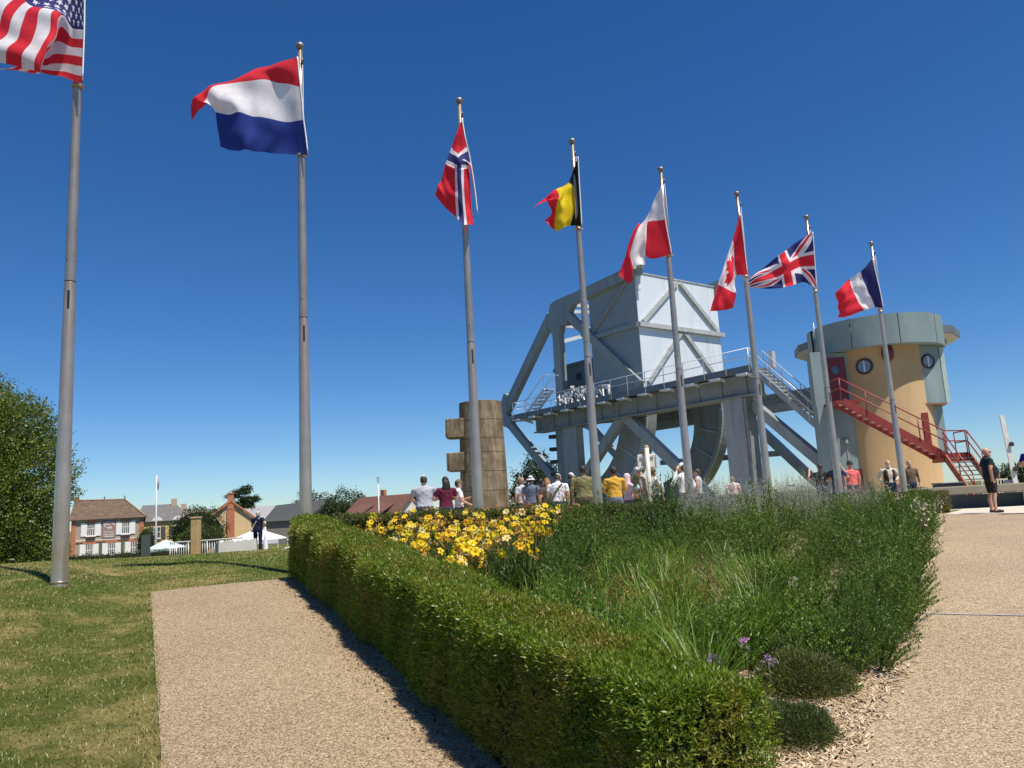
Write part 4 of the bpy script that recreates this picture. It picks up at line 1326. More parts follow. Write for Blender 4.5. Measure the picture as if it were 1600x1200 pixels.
# trusses in the two planes
def plate(t, z, w, th=0.55):
    return BP(t, w - th / 2, z)
for w in (-0.1, 8.85):
    sd = BV
    BB(MB().beam(BP(8.2, w, 16.75), BP(-0.6, w, 17.28), 0.56, 0.8, sd), 'top_chord', STL)
    # apex gusset
    pts = [(9.55, 15.6), (8.9, 17.05), (8.3, 17.2), (6.3, 17.28), (6.3, 16.5), (6.75, 16.1), (7.1, 15.0), (7.9, 15.1), (8.0, 14.6), (8.9, 14.6)]
    BB(MB().prism([BP(t, w - 0.292, z) for t, z in pts], BV * 0.584), 'gusset_plate', STL)
    BB(MB().beam(BP(8.5, w, 15.0), BP(8.5, w, 8.6), 0.5, 0.85, sd), 'post', STL)
    BB(MB().beam(BP(7.0, w, 15.7), BP(0.15, w, 9.25), 0.5, 0.62, sd), 'diagonal', STL)
    BB(MB().beam(BP(9.1, w, 16.2), BP(16.0, w, 9.35), 0.52, 0.8, sd), 'end_diagonal', STL)
    BB(MB().prism([BP(t, w - 0.29, z) for t, z in ((15.0, 10.6), (15.7, 11.0), (16.9, 9.3), (16.6, 8.4), (15.4, 8.0), (14.9, 8.6), (15.6, 9.3))], BV * 0.58), 'gusset_plate', STL)
    BB(MB().beam(BP(16.0, w, 8.9), BP(8.3, w, 1.9), 0.5, 0.62, sd), 'lower_diagonal', STL)
    BB(MB().beam(BP(15.6, w, 8.75), BP(11.5, w, 8.45), 0.45, 0.5, sd), 'lower_chord', STL)
# laterals between the trusses
for a, b in (((8.4, 0.2, 16.4), (5.0, 8.6, 16.4)), ((5.0, 0.2, 16.6), (8.4, 8.6, 16.4)), ((8.4, 0.2, 15.3), (8.4, 8.6, 15.3)), ((8.4, .2, 14.0), (8.4, 4.4, 15.2)), ((8.4, 8.5, 14.0), (8.4, 4.4, 15.2)), ((6.6, .2, 16.5), (6.6, 8.6, 16.5))):
    BB(MB().beam(BP(*a), BP(*b), 0.22, 0.28), 'lateral_brace', BOXW)
# rolling segments with rack
for w in (0.4, 8.35):
    R0, R1, tc, zc = 4.35, 7.2, 7.2, 8.0
    A = np.linspace(rad(178), rad(262), 22)
    out_ = [(tc + R1 * math.cos(a), zc + R1 * math.sin(a)) for a in A]
    in_ = [(tc + (R0 + 1.0 * k / 21) * math.cos(a), zc + (R0 + 1.0 * k / 21) * math.sin(a)) for k, a in enumerate(A)]
    for w0, w1, ro, ri in ((w - 0.22, w + 0.22, out_, in_),):
        mb = MB()
        n = len(A)
        vs = [BP(*((p[0], w0, p[1]))) for p in ri] + [BP(p[0], w0, p[1]) for p in ro] + [BP(p[0], w1, p[1]) for p in ri] + [BP(p[0], w1, p[1]) for p in ro]
        fs = []
        for i in range(n - 1):
            fs += [(i, i + 1, n + i + 1, n + i), (2 * n + i, 3 * n + i, 3 * n + i + 1, 2 * n + i + 1), (n + i, n + i + 1, 3 * n + i + 1, 3 * n + i), (i, 2 * n + i, 2 * n + i + 1, i + 1)]
        fs += [(0, n, 3 * n, 2 * n), (n - 1, 3 * n - 1, 4 * n - 1, 2 * n - 1)]
        mb.add(vs, fs)
        seg = BB(mb, 'rolling_segment', STL)
    rim = MB()
    rr = [(tc + (R1 + 0.10) * math.cos(a), zc + (R1 + 0.10) * math.sin(a)) for a in A]
    for i in range(len(A) - 1):
        rim.beam(BP(rr[i][0], w, rr[i][1]), BP(rr[i + 1][0], w, rr[i + 1][1]), 1.0, 0.16, BV)
    BB(rim, 'rim', STLD, seg)
    tee = MB()
    for a in np.linspace(rad(182), rad(260), 62):
        tee.beam(BP(tc + (R1 - 0.02) * math.cos(a), w - 0.48, zc + (R1 - 0.02) * math.sin(a)), BP(tc + (R1 + 0.24) * math.cos(a), w - 0.48, zc + (R1 + 0.24) * math.sin(a)), 0.16, 0.07, BV)
    BB(tee, 'rack_teeth', GALV, seg)
    for a in (rad(196), rad(212), rad(229), rad(246)):
        mb = MB().beam(BP(tc + (R0 + 0.9) * math.cos(a), w - 0.3, zc + (R0 + 0.9) * math.sin(a)), BP(tc + (R1 - 0.08) * math.cos(a), w - 0.3, zc + (R1 - 0.08) * math.sin(a)), 0.16, 0.05, BV)
        BB(mb, 'stiffener', GALV, seg)
    # leg from the segment up to the box
    BB(MB().prism([BP(t, w - 0.2, z) for t, z in ((0.02, 7.9), (2.9, 7.9), (3.6, 9.0), (0.02, 9.0))], BV * 0.4), 'segment_leg', STL)
# elevated track girders, near and far
for w, m in ((-0.9, STLD), (9.6, RUSTY)):
    t0, t1 = (-9.9, 10.6) if w < 0 else (-11.0, 10.6)
    g = BB(bspan(MB(), t0, t1, w - 0.3, w + 0.3, 7.12, 8.25), 'track_girder', m)
    if w > 0:
        for z in (8.1, 7.75):
            BB(bspan(MB(), t0, t1, w - 0.42, w - 0.3, z, z + 0.14), 'girder_rib', STLD, g)
        BB(bspan(MB(), t0, t1, w - 0.45, w + 0.45, 8.25, 8.42), 'girder_rib', STLD, g)
    else:
        for k in range(12):
            t = -9.2 + k * 1.75
            BB(bspan(MB(), t, t + 0.1, w - 0.42, w - 0.3, 7.16, 8.22), 'girder_rib', STLD, g)
        BB(bspan(MB(), t0, t1, w - 0.55, w + 0.5, 7.02, 7.12), 'girder_rib', STLD, g)
# columns and ground braces
for w in (-0.9, 9.6):
    z0 = -1.0
    BB(bspan(MB(), -8.75, -7.35, w - 0.32, w + 0.2, z0, 7.02), 'column', STL)
    BB(bspan(MB(), -8.95, -8.752, w - 0.25, w + 0.6, z0, 7.0), 'column_flange', STLD)
    if w > 0:
        BB(MB().beam(BP(8.0, w + 0.2, 4.4), BP(-3.4, w + 0.2, 4.2), 0.3, 0.4, BV), 'tie_beam', STL)
        continue
    BB(bspan(MB(), 5.9, 7.4, w - 0.35, w + 0.35, z0, 7.02), 'column', STL)
    BB(bspan(MB(), 7.402, 8.4, w - 0.2, w + 0.45, z0, 7.02), 'column', STLD)
    BB(MB().beam(BP(1.2, w, 7.3), BP(-6.4, w, 0.6), 0.5, 0.66, BV), 'ground_brace', STL)
    BB(MB().beam(BP(1.3, w + 0.05, 7.2), BP(8.2, w + 0.05, 1.2), 0.46, 0.66, BV), 'ground_brace', STL)
BB(MB().beam(BP(-1.0, 9.6, 7.1), BP(-7.3, 9.6, 0.8), 0.5, 0.6, BV), 'ground_brace', STL)
BB(MB().beam(BP(-8.9, -0.4, 6.6), BP(-14.9, -0.4, 1.0), 0.5, 0.55, BV), 'ground_brace', STL)
mb = MB()
for k in range(6):
    mb.box(BP(8.72, -1.1, 1.8 + k * 0.95), (0.5, 0.5, 0.28), rz=-0.6)
BB(mb, 'buffer_stack', DARK)
# road deck under the bridge and leaf over the canal
BB(bspan(MB(), 9.0, 62.0, 1.2, 7.6, 0.15, 0.75), 'leaf_deck', STLD)
# walkway with fascia and railing
wk = BB(bspan(MB(), -10.2, 12.4, -2.0, -0.3, 8.42, 8.5), 'walkway', STLD)
BB(bspan(MB(), -10.2, 12.4, -2.06, -2.0, 8.28, 8.66), 'fascia', MACH, wk)
for k in range(12):
    t = -9.6 + k * 1.95
    BB(MB().beam(BP(t, -2.0, 8.34), BP(t, -0.5, 8.0), 0.12, 0.14), 'bracket', BOXW, wk)
    BB(bspan(MB(), t - 0.35, t + 0.35, -2.25, -1.7, 8.14, 8.24), 'lamp', BOXW, wk)
rl = MB()
for k in range(15):
    t = -10.1 + k * 22.4 / 14
    rl.tube([BP(t, -2.09, 8.3), BP(t, -2.09, 9.62)], 0.028, 6)
for z in (9.62, 9.15):
    rl.tube([BP(-10.1, -2.09, z), BP(12.3, -2.09, z)], 0.025, 6)
for z in (9.62, 9.15):
    rl.tube([BP(-10.1, -2.09, z), BP(-10.1, -1.2, z)], 0.022, 6)
    rl.tube([BP(12.3, -2.09, z), BP(12.3, -0.4, z)], 0.022, 6)
BB(rl, 'railing', GALV, wk)
# small stair and machinery on the left of the walkway
ms = MB()
for k in range(7):
    ms.box(BP(10.8 - k * 0.34, -1.3, 8.7 + k * 0.24), (0.5, 0.8, 0.05), rz=0.64)
for s in (-1.75, -0.85):
    ms.beam(BP(11.0, s, 8.6), BP(8.6, s, 10.2), 0.06, 0.22, BV)
    ms.tube([BP(11.0, s, 9.6), BP(8.7, s, 11.2), BP(7.9, s, 11.2)], 0.03, 6)
    for k in range(4):
        f_ = k / 3
        ms.tube([BP(11.0 - 2.3 * f_, s, 8.7 + 1.5 * f_), BP(11.0 - 2.3 * f_, s, 9.6 + 1.6 * f_)], 0.025, 6)
BB(ms, 'service_stair', GALV)
mm = MB()
for k in range(16):
    t = 2.6 + k * 0.34
    z = 8.6 + (k % 3) * 0.15
    hq = random.uniform(0.5, 1.15)
    mm.tube([BP(t, -0.9 + random.uniform(-.3, .2), z), BP(t + random.uniform(-.25, .25), -0.9, z + hq)], random.uniform(0.05, 0.12), 8)
    mm.box(BP(t, -0.9, z + hq), (random.uniform(.15, .4), 0.3, random.uniform(.12, .35)), rz=0.6 + (k % 4) * 0.3)
    mm.tube([BP(t, -1.2, z + 0.2), BP(t + 0.5, -1.1, z + random.uniform(0.3, 0.9)), BP(t + 0.7, -0.7, z + 0.1)], 0.035, 6)
    if k % 2:
        mm.beam(BP(t - .3, -1.3, 8.7), BP(t + .3, -0.8, 9.7), 0.08, 0.12)
BB(mm, 'drive_machinery', mat('machinery_white', (0.62, 0.63, 0.62), 0.5, var=0.3, scale=6))
# machine house: curved front, flat roof with lip
mh = MB()
pl = [(4.92, 1.0), (10.2, 1.0), (11.0, 1.5), (11.4, 2.6), (11.4, 6.0), (10.4, 7.4), (4.92, 7.4)]
mh.prism([BP(t, w, 8.5) for t, w in pl], (0, 0, 3.6))
mho = BB(mh, 'machine_house', MACH)
mh = MB()
mh.prism([BP(4.2 + (t - 4.2) * 1.03, 4.2 + (w - 4.2) * 1.04, 12.102) for t, w in pl], (0, 0, 0.2))
BB(mh, 'roof', MACH, mho)
for t, w0, w1, z in ((7.4, 0.9, 0.99, 10.9),):
    BB(bspan(MB(), t, t + 0.5, w0, w1, z, z + 0.5), 'vent', DARK, mho)
BB(MB().box(BP(11.2, 2.4, 10.4), (0.5, 0.8, 1.3), rz=0.64), 'door', DARK, mho)
# stair from the walkway down towards the tower
sr = BB(MB().beam(BP(-10.2, -2.0, 8.42), BP(-14.6, -2.0, 3.9), 0.07, 0.32, BV).beam(BP(-10.2, -0.9, 8.42), BP(-14.6, -0.9, 3.9), 0.07, 0.32, BV), 'stair', STL)
tmesh = None
for k in range(17):
    f_ = (k + 0.7) / 17.5
    BB(bspan(MB(), -10.2 - 4.4 * f_ - 0.14, -10.2 - 4.4 * f_ + 0.14, -1.96, -0.94, 8.42 - 4.52 * f_, 8.46 - 4.52 * f_), 'tread', GALV, sr)
sl = MB()
for s in (-2.04, -0.86):
    for h in (1.05, 0.55):
        sl.tube([BP(-10.15, s, 8.5 + h), BP(-14.55, s, 4.0 + h)], 0.028, 6)
    for k in range(5):
        f_ = k / 4
        sl.tube([BP(-10.2 - 4.3 * f_, s, 8.4 - 4.42 * f_), BP(-10.2 - 4.3 * f_, s, 9.5 - 4.42 * f_)], 0.025, 6)
BB(sl, 'stair_rail', GALV, sr)
BB(bspan(MB(), -15.3, -14.62, -2.1, -0.8, 3.72, 3.9), 'stair_landing', STL)
BB(bspan(MB(), -15.2, -14.7, -1.9, -1.0, -0.6, 3.72), 'landing_column', STL)
mb = MB()
mb.box(BP(-10.6, -0.6, 8.95), (0.28, 0.28, 0.95), rz=0.64)
BB(mb, 'control_cabinet', GALV)

# ------------------------------------------------------------------ control tower
ZINC = mat('zinc_cladding', (0.19, 0.255, 0.265), 0.62, metal=0.0, var=0.14, scale=0.9, stretch=(1, 1, 0.35), grime=(0.30, 0.37, 0.36), grime_amt=0.4)
OCHRE = mat('ochre_render', (0.47, 0.325, 0.172), 0.9, var=0.09, scale=1.1, stretch=(1.6, 1.6, 0.3), bmp=0.3, bscale=60, grime=(0.40, 0.26, 0.14), grime_amt=0.45)
REDP = mat('red_paint', (0.22, 0.028, 0.022), 0.45, var=0.12, scale=2.0, grime=(0.36, 0.10, 0.07), grime_amt=0.3)
DKRED = mat('dark_red_door', (0.13, 0.012, 0.015), 0.4, var=0.1)
GLASS = glassmat('window_glass', (0.05, 0.07, 0.09))
TX, TY = 19.2, 40.0
TZ = g1(TX, TY) - 0.05
tower = empty('control_tower', (TX, TY, TZ), 0, 'round ochre control tower with a blue-grey zinc cap and red outside stair', 'tower')
def T(mb, name, m, parent=None, bevel=0.0, **kw):
    mb.v = [(a - TX, b - TY, c - TZ) for a, b, c in mb.v]
    return mb.build(name, m, parent or tower, bevel=bevel, **kw)
shaft = T(MB().lathe([(2.6, 0.0), (2.57, 0.5), (2.38, 1.1), (2.38, 8.5)], (TX, TY, TZ), 64), 'shaft', OCHRE)
# zinc cap: vertical band made of curved panels with open joints
cxx, cyy, CR = 19.3, 40.1, 3.25
for k in range(9):
    a0, a1 = rad(-172 + k * 39.1), rad(-172 + (k + 1) * 39.1) - 0.012
    T(MB().lathe([(CR - 0.12, 8.36), (CR, 8.36), (CR + 0.02, 9.86), (CR - 0.12, 9.86), (CR - 0.12, 8.36)], (cxx, cyy, 0), 14, 0, a0, a1, False), 'cap_panel', ZINC)
T(MB().lathe([(0.01, 8.40), (CR - 0.1, 8.40), (CR - 0.1, 9.78), (0.01, 9.84)], (cxx, cyy, 0), 48), 'cap_core', ZINC)
# canopy disc behind
cp = MB()
n = 14
ring = [(20.4 + 4.2 * math.cos(2 * PI * k / n), 42.4 + 4.0 * math.sin(2 * PI * k / n)) for k in range(n)]
ring2 = [(20.4 + 3.6 * math.cos(2 * PI * k / n), 42.4 + 3.4 * math.sin(2 * PI * k / n)) for k in range(n)]
T(MB().prism([(x, y, 9.12) for x, y in ring], (0, 0, 0.36)), 'canopy', mat('canopy_pale', (0.50, 0.49, 0.45), 0.6, var=0.1))
T(MB().prism([(x, y, 8.93) for x, y in ring2], (0, 0, 0.187)), 'canopy_soffit', ZINC)
ed = MB()
for k in range(n):
    a, b = ring[k], ring[(k + 1) % n]
    ed.beam((a[0], a[1], 9.36), (b[0], b[1], 9.36), 0.09, 0.4, ext=0.03)
T(ed, 'canopy_edge', mat('canopy_rim', (0.12, 0.14, 0.15), 0.5))
# zinc fin on the left with the upper door in a recess
T(MB().span((15.1, 38.2, TZ), (15.85, 38.7, 8.36)), 'fin', ZINC)
T(MB().span((15.6, 38.75, TZ), (17.6, 39.4, 5.75)), 'ribbed_panel', ZINC)
T(MB().span((15.6, 38.75, 5.752), (17.6, 39.4, 8.36)), 'recess_wall', ZINC)
dr = T(MB().span((16.08, 38.68, 5.80), (17.02, 38.745, 8.1)), 'door', DKRED)
T(MB().tube([(16.45, 38.69, 7.45), (16.45, 38.63, 7.45)], 0.2, 16), 'door_window', GLASS, dr)
T(MB().tube([(16.92, 38.66, 6.8), (16.92, 38.60, 6.8)], 0.03, 8), 'handle', GALV, dr)
T(MB().span((16.7, 38.69, TZ), (17.5, 38.748, 2.4)), 'ground_door', DKRED)
# portholes
def porthole(x, y, z, nx, ny, r=0.36):
    nrm = Vector((nx, ny, 0)).normalized()
    c = Vector((x, y, z))
    rim = MB()
    pts = []
    sx = Vector((-nrm.y, nrm.x, 0))
    for k in range(25):
        a = 2 * PI * k / 24
        pts.append(c + sx * (r * math.cos(a)) + Vector((0, 0, r * math.sin(a))))
    rim.tube(pts, 0.06, 6, cap=False)
    ph = T(rim, 'porthole', mat('porthole_rim', (0.05, 0.02, 0.02), 0.4))
    T(MB().tube([c - nrm * 0.05, c + nrm * 0.015], r - 0.01, 24), 'glass', glassmat('porthole_glass', (0.16, 0.2, 0.24)), ph)
    T(MB().beam(c + Vector((0, 0, -r * 0.8)) + nrm * 0.03, c + Vector((0, 0, r * 0.8)) + nrm * 0.03, 0.07, 0.03, sx), 'glazing_bar', GALV, ph)
ax_ = 17.72
dy_ = math.sqrt(2.38 ** 2 - (ax_ - TX) ** 2)
porthole(ax_, TY - dy_ - 0.02, 7.48, ax_ - TX, -dy_)
T(MB().ball((18.72, TY - 2.4, 8.0), (0.3, 0.22, 0.45), 12, 8), 'lantern', DKRED)
# grey bay on the right
bay = [(20.1, 37.95), (21.6, 38.25), (22.0, 39.4), (21.3, 41.2), (19.8, 41.2)]
T(MB().prism([(x, y, 5.45) for x, y in bay], (0, 0, 2.92)), 'bay', ZINC)
T(MB().prism([(x + 0.03, y - 0.05, 5.36) for x, y in bay], (0, 0, 0.085)), 'bay_sill', mat('bay_sill_brown', (0.20, 0.10, 0.07), 0.6))
T(MB().span((21.9, 38.7, 5.5), (22.12, 39.6, 8.34)), 'bay_side', mat('bay_side_lit', (0.42, 0.52, 0.50), 0.4, var=0.1))  # paler than the zinc: sunlight on this face is painted in
lo = [(20.8, 38.5), (21.7, 38.8), (21.7, 40.6), (20.5, 40.6)]
T(MB().prism([(x, y, 2.6) for x, y in lo], (0, 0, 2.75)), 'bay_support', ZINC)
porthole(20.92, 38.10, 7.55, 0.196, -0.98, 0.33)
T(MB().span((20.05, 37.72, 3.0), (20.35, 38.45, 4.95)), 'side_door', REDP)
# red outside stair
def stairpart(a, b, wdt, nst, side, parent, off=0.0):
    a, b, side = Vector(a), Vector(b), Vector(side).normalized()
    for s in (-1, 1):
        T(MB().beam(a + side * (s * wdt / 2), b + side * (s * wdt / 2), 0.07, 0.34, side, ext=0.1), 'stringer', REDP, parent)
    for k in range(nst):
        f_ = (k + 0.5) / nst
        p = a + (b - a) * f_
        hd = Vector(((b - a).x, (b - a).y, 0)).normalized()
        mb = MB().beam(p - side * (wdt / 2 - 0.04) + Vector((0, 0, 0.06)), p + side * (wdt / 2 - 0.04) + Vector((0, 0, 0.06)), 0.27, 0.045, hd)
        T(mb, 'tread', mat('tread_pale', (0.55, 0.54, 0.51), 0.6, var=0.15) if parent is fl1 else mat('tread_dark', (0.14, 0.13, 0.14), 0.6), parent)
fl1 = T(MB().span((15.5, 36.7, 5.52), (16.75, 38.70, 5.68)), 'stair_head', REDP)
stairpart((15.75, 36.75, 5.52), (20.0, 36.5, 2.72), 0.95, 15, (0.06, 1, 0), fl1)
fl2 = T(MB().prism([(19.85, 35.95, 2.45), (21.05, 35.95, 2.45), (21.1, 37.1, 2.45), (19.9, 37.1, 2.45)], (0, 0, 0.4)), 'stair_landing', REDP)
stairpart((20.45, 35.85, 2.62), (20.25, 33.6, 0.62), 1.1, 10, (1, -0.09, 0), fl2)
def rail(pts, posts, parent, h=1.0):
    pts = [Vector(p) for p in pts]
    mb = MB()
    for hh in (h, h * 0.52):
        mb.tube([p + Vector((0, 0, hh)) for p in pts], 0.033, 6)
    T(mb, 'handrail', REDP, parent)
    for p in posts:
        T(MB().tube([Vector(p) + Vector((0, 0, -0.1)), Vector(p) + Vector((0, 0, h))], 0.03, 6), 'rail_post', REDP, parent)
A1, B1 = Vector((15.55, 36.22, 5.68)), Vector((20.05, 35.98, 2.9))
rail([(15.5, 37.8, 5.68), A1, B1, (20.98, 35.95, 2.86)], [(15.5, 37.8, 5.68), A1, A1.lerp(B1, .25), A1.lerp(B1, .5), A1.lerp(B1, .75), B1, (20.98, 35.95, 2.86)], fl1)
A2, B2 = Vector((21.0, 35.85, 2.84)), Vector((20.8, 33.6, 0.8))
rail([(21.05, 37.0, 2.84), A2, B2], [(21.05, 37.0, 2.84), A2, A2.lerp(B2, .5), B2], fl2)
A3, B3 = Vector((19.9, 35.85, 2.84)), Vector((19.7, 33.6, 0.8))
rail([A3, B3], [A3, A3.lerp(B3, .5), B3], fl2)
T(MB().tube([(17.0, 42.0, 9.4), (17.0, 42.0, 10.7)], 0.02, 5), 'aerial', GALV)

# ------------------------------------------------------------------ things on the plaza
def stonemat():
    m, nt, out = _new('weathered_concrete')
    v = coords(nt)
    a = ramp(nt, ntex(nt, v, 2.2, 8, 0.7), [(0.3, (0.115, 0.09, 0.062)), (0.5, (0.235, 0.19, 0.13)), (0.72, (0.35, 0.295, 0.215))])
    v2 = coords(nt, (3, 3, 0.5))
    b = ramp(nt, ntex(nt, v2, 2.4, 6, 0.7), [(0.45, (0.72, 0.70, 0.66)), (0.62, (1.15, 1.15, 1.15))])
    c = mixc(nt, 1.0, a, b, 'MULTIPLY')
    p = nt.nodes.new('ShaderNodeBsdfPrincipled')
    p.inputs['Roughness'].default_value = 0.95
    p.inputs['Specular IOR Level'].default_value = 0.1
    L(nt, c, p.inputs['Base Color'])
    L(nt, bump(nt, ntex(nt, v, 30, 8, 0.75), 0.7, 0.03), p.inputs['Normal'])
    L(nt, p.outputs[0], out.inputs[0])
    return m
STONE = stonemat()
pz = g1(-0.93, 22.0)
pil = empty('stone_pillar', (-0.95, 22.0, pz), 0, 'weathered brown round stone pillar with two square arms on its left', 'pillar')
zz = [0.0, 0.32, 0.85, 1.38, 1.92, 2.45, 2.85, 3.37, 3.92]
for k in range(8):
    r0 = 0.72 - 0.11 * zz[k] / 3.92
    r1 = 0.72 - 0.11 * zz[k + 1] / 3.92
    prof = [(0.01, zz[k] + 0.008), (r0 - 0.012, zz[k] + 0.008), (r0, zz[k] + 0.014), (r1, zz[k + 1] - 0.006), (r1 - 0.012, zz[k + 1]), (0.01, zz[k + 1] + (0.03 if k == 7 else 0))]
    MB().lathe(prof, n=72, smooth=False).build('drum', STONE, pil)
for za, zb in ((2.92, 3.46), (1.98, 2.50)):
    m = MB().span((-0.97, -0.42, za), (-0.3, 0.3, zb))
    m.build('arm', STONE, pil, bevel=0.02)
    e = MB()
    for q in range(5):
        e.box((-0.985, -0.4 + q * 0.16, (za + zb) / 2), (0.03, 0.09, zb - za - 0.04))
    e.build('worn_edge', STONE, pil)
# white sign post seen from behind
SGW = mat('sign_white', (0.66, 0.63, 0.55), 0.5, var=0.08, scale=4, grime=(0.40, 0.36, 0.28), grime_amt=0.3)
sg_ = empty('road_sign', (3.30, 19.6, g1(3.3, 19.6)), 0, 'white post with the pale back of a square sign in the crowd', 'sign')
MB().tube([(0.03, 0, 0), (0.03, 0, 2.2)], 0.055, 12).build('post', SGW, sg_)
s0 = MB()
s0.box((0.03, 0.09, 1.85), (0.46, 0.02, 0.38))
so_ = s0.build('sign_plate', SGW, sg_, bevel=0.01)
for z in (1.98, 1.72):
    MB().box((0.03, 0.06, z), (0.34, 0.03, 0.04)).build('clamp', GALV, sg_)
for s in (-1, 1):
    MB().box((0.03 + s * 0.232, 0.075, 1.85), (0.02, 0.05, 0.36)).build('plate_rim', SGW, sg_)
MB().ball((0.03, 0, 2.22), (0.055, 0.055, 0.05), 10, 6).build('cap', mat('sign_cap', (0.45, 0.40, 0.2), 0.5), sg_)
# long parapet beam on the right
PAR = mat('parapet_concrete', (0.25, 0.22, 0.165), 0.85, var=0.12, scale=2, bmp=0.3, bscale=40, grime=(0.16, 0.14, 0.10), grime_amt=0.5)
pb = empty('parapet', (13.0, 26.2, g1(13, 26.2)), 0, 'long grey-brown concrete parapet rail in front of the tower foot', 'parapet')
MB().beam((-0.2, 0.2, 0.62), (14.0, -2.2, 0.62), 0.5, 0.26, (0.17, 0.98, 0)).build('rail_beam', PAR, pb, bevel=0.02)
for x, y in ((0.6, 0.1), (4.1, -0.5), (8.3, -1.2), (12.6, -1.95)):
    MB().box((x, y, 0.2), (0.5, 0.34, 0.56), rz=-0.17).build('support_block', PAR, pb, bevel=0.02)
MB().box((2.4, 0.1, 0.22), (2.9, 0.06, 0.46), rz=-0.17).build('infill_panel', mat('infill_blue_grey', (0.045, 0.06, 0.075), 0.5), pb)
# white lattice crate and dark bins under the red stair
lc = empty('lattice_barrier', (19.1, 31.2, g1(19.1, 31.2)), 0, 'white lattice barrier panel standing under the red stair', 'barrier')
for k in range(9):
    MB().box((-0.5 + k * 0.125, 0, 0.5), (0.035, 0.03, 0.95)).build('slat', SGW, lc)
for k in range(5):
    MB().box((0, 0.031, 0.08 + k * 0.22), (1.1, 0.03, 0.05)).build('cross_rail', SGW, lc)
bn = empty('dark_bin', (17.4, 31.5, g1(17.4, 31.5)), 0.05, 'dark grey storage bin beside the foot of the tower', 'bin')
MB().box((0, 0, 0.45), (0.95, 0.7, 0.9)).build('body', mat('bin_grey', (0.035, 0.045, 0.05), 0.5, var=0.2), bn, bevel=0.04)
MB().box((0, -0.02, 0.93), (1.0, 0.78, 0.06)).build('lid', mat('bin_lid', (0.05, 0.06, 0.07), 0.5), bn, bevel=0.02)
# raised barrier arm at the right edge
ba = empty('barrier_gate', (19.0, 30.0, g1(19, 30)), 0, 'white barrier arm standing upright at the right edge', 'barrier')
MB().box((0, 0, 0.45), (0.4, 0.35, 0.9)).build('housing', mat('housing_grey', (0.3, 0.31, 0.32), 0.5), ba, bevel=0.03)
MB().beam((0.02, -0.24, 0.6), (-0.12, -0.24, 3.4), 0.17, 0.06, (1, 0, 0)).build('arm', mat('arm_white', (0.72, 0.70, 0.66), 0.5, var=0.1, scale=5, grime=(0.5, 0.25, 0.15), grime_amt=0.5), ba)
for z in (1.3, 2.25):
    MB().tube([(0.03, -0.30, z), (0.03, -0.36, z)], 0.09, 12).build('lamp', DARK, ba)

# ------------------------------------------------------------------ far bank: houses and village things
FB = -2.7
def wallmat(name, c, **kw):
    return mat(name, c, 0.9, var=0.1, scale=0.8, bmp=0.2, bscale=30, **kw)
TILE = mat('brown_tiles', (0.115, 0.075, 0.05), 0.9, var=0.35, scale=1.6, stretch=(1, 1, 2.5), bmp=0.5, bdist=0.05, bscale=9, grime=(0.30, 0.24, 0.17), grime_amt=0.35)
SLATE = mat('grey_slates', (0.13, 0.125, 0.125), 0.75, var=0.2, scale=2.0, bmp=0.4, bdist=0.03, bscale=10)
BRICK = mat('orange_brick', (0.46, 0.17, 0.09), 0.9, var=0.2, scale=4)
SHUT = mat('white_shutter', (0.80, 0.79, 0.77), 0.6, var=0.03)
TRIMW = mat('white_trim', (0.76, 0.74, 0.70), 0.7, var=0.05)
PANE = glassmat('house_glass', (0.06, 0.07, 0.08))
LACE = mat('lace_curtain', (0.55, 0.50, 0.52), 0.9)
def win(par, x, y, z, w, h, frame, mull=3, shutters=None, sill=True, nx=0):
    """window on a wall facing -Y: glass pane, frame bars, optional shutters"""
    wv = MB().span((x - w / 2, y - 0.02, z), (x + w / 2, y + 0.05, z + h)).build('window', PANE, par)
    fr = MB()
    for k in range(mull + 1):
        xx = x - w / 2 + w * k / mull
        fr.box((xx, y - 0.05, z + h / 2), (0.09, 0.06, h))
    for zz_ in (z, z + h * 0.55, z + h):
        fr.box((x, y - 0.055, zz_), (w + 0.09, 0.06, 0.08))
    fr.build('frame', frame, wv)
    if shutters:
        sw = w * 0.74
        for s in (-1, 1):
            sb = MB().box((x + s * (w / 2 + sw / 2 + 0.06), y - 0.07, z + h / 2), (sw, 0.07, h + 0.1)).build('shutter', shutters, par)
    if sill:
        MB().box((x, y - 0.1, z - 0.08), (w + 0.3, 0.2, 0.1)).build('sill', TRIMW, wv)
    return wv
# cafe house
hs = empty('house', (-52.9, 100.0, FB), 0.46, 'grey-brown two-storey house with white shutters, red brick trim and a brown painted sign', 'house')
W2 = 4.6
hs.scale = (0.9, 0.9, 1)
MB().span((-W2, 0, 0), (W2, 8.0, 5.55)).build('wall', wallmat('grey_render', (0.36, 0.31, 0.24)), hs)
rf = MB()
e = 0.35
rv = [(-W2 - e, -e, 5.5), (W2 + e, -e, 5.5), (W2 + e, 8 + e, 5.5), (-W2 - e, 8 + e, 5.5), (-W2 + 0.1, 4, 8.05), (W2 - 2.6, 4, 7.95)]
rf.add(rv, [(0, 1, 5, 4), (1, 2, 5), (2, 3, 4, 5), (3, 0, 4), (3, 2, 1, 0)])
roof_ = rf.build('roof', TILE, hs)
rd = MB().tube([(-W2 + 0.1, 4, 8.1), (W2 - 2.6, 4, 8.0)], 0.12, 6)
rd.tube([(W2 - 2.6, 4, 8.0), (W2 + e, -e, 5.56)], 0.1, 6)
rd.build('ridge_tiles', mat('ridge_tile', (0.33, 0.24, 0.17), 0.9, var=0.25, scale=3), roof_)
for x in (-4.0, -0.7, 2.0):
    MB().tube([(x, 4, 8.1), (x, 4, 8.55)], [0.1, 0.03], 6).build('finial', DARK, roof_)
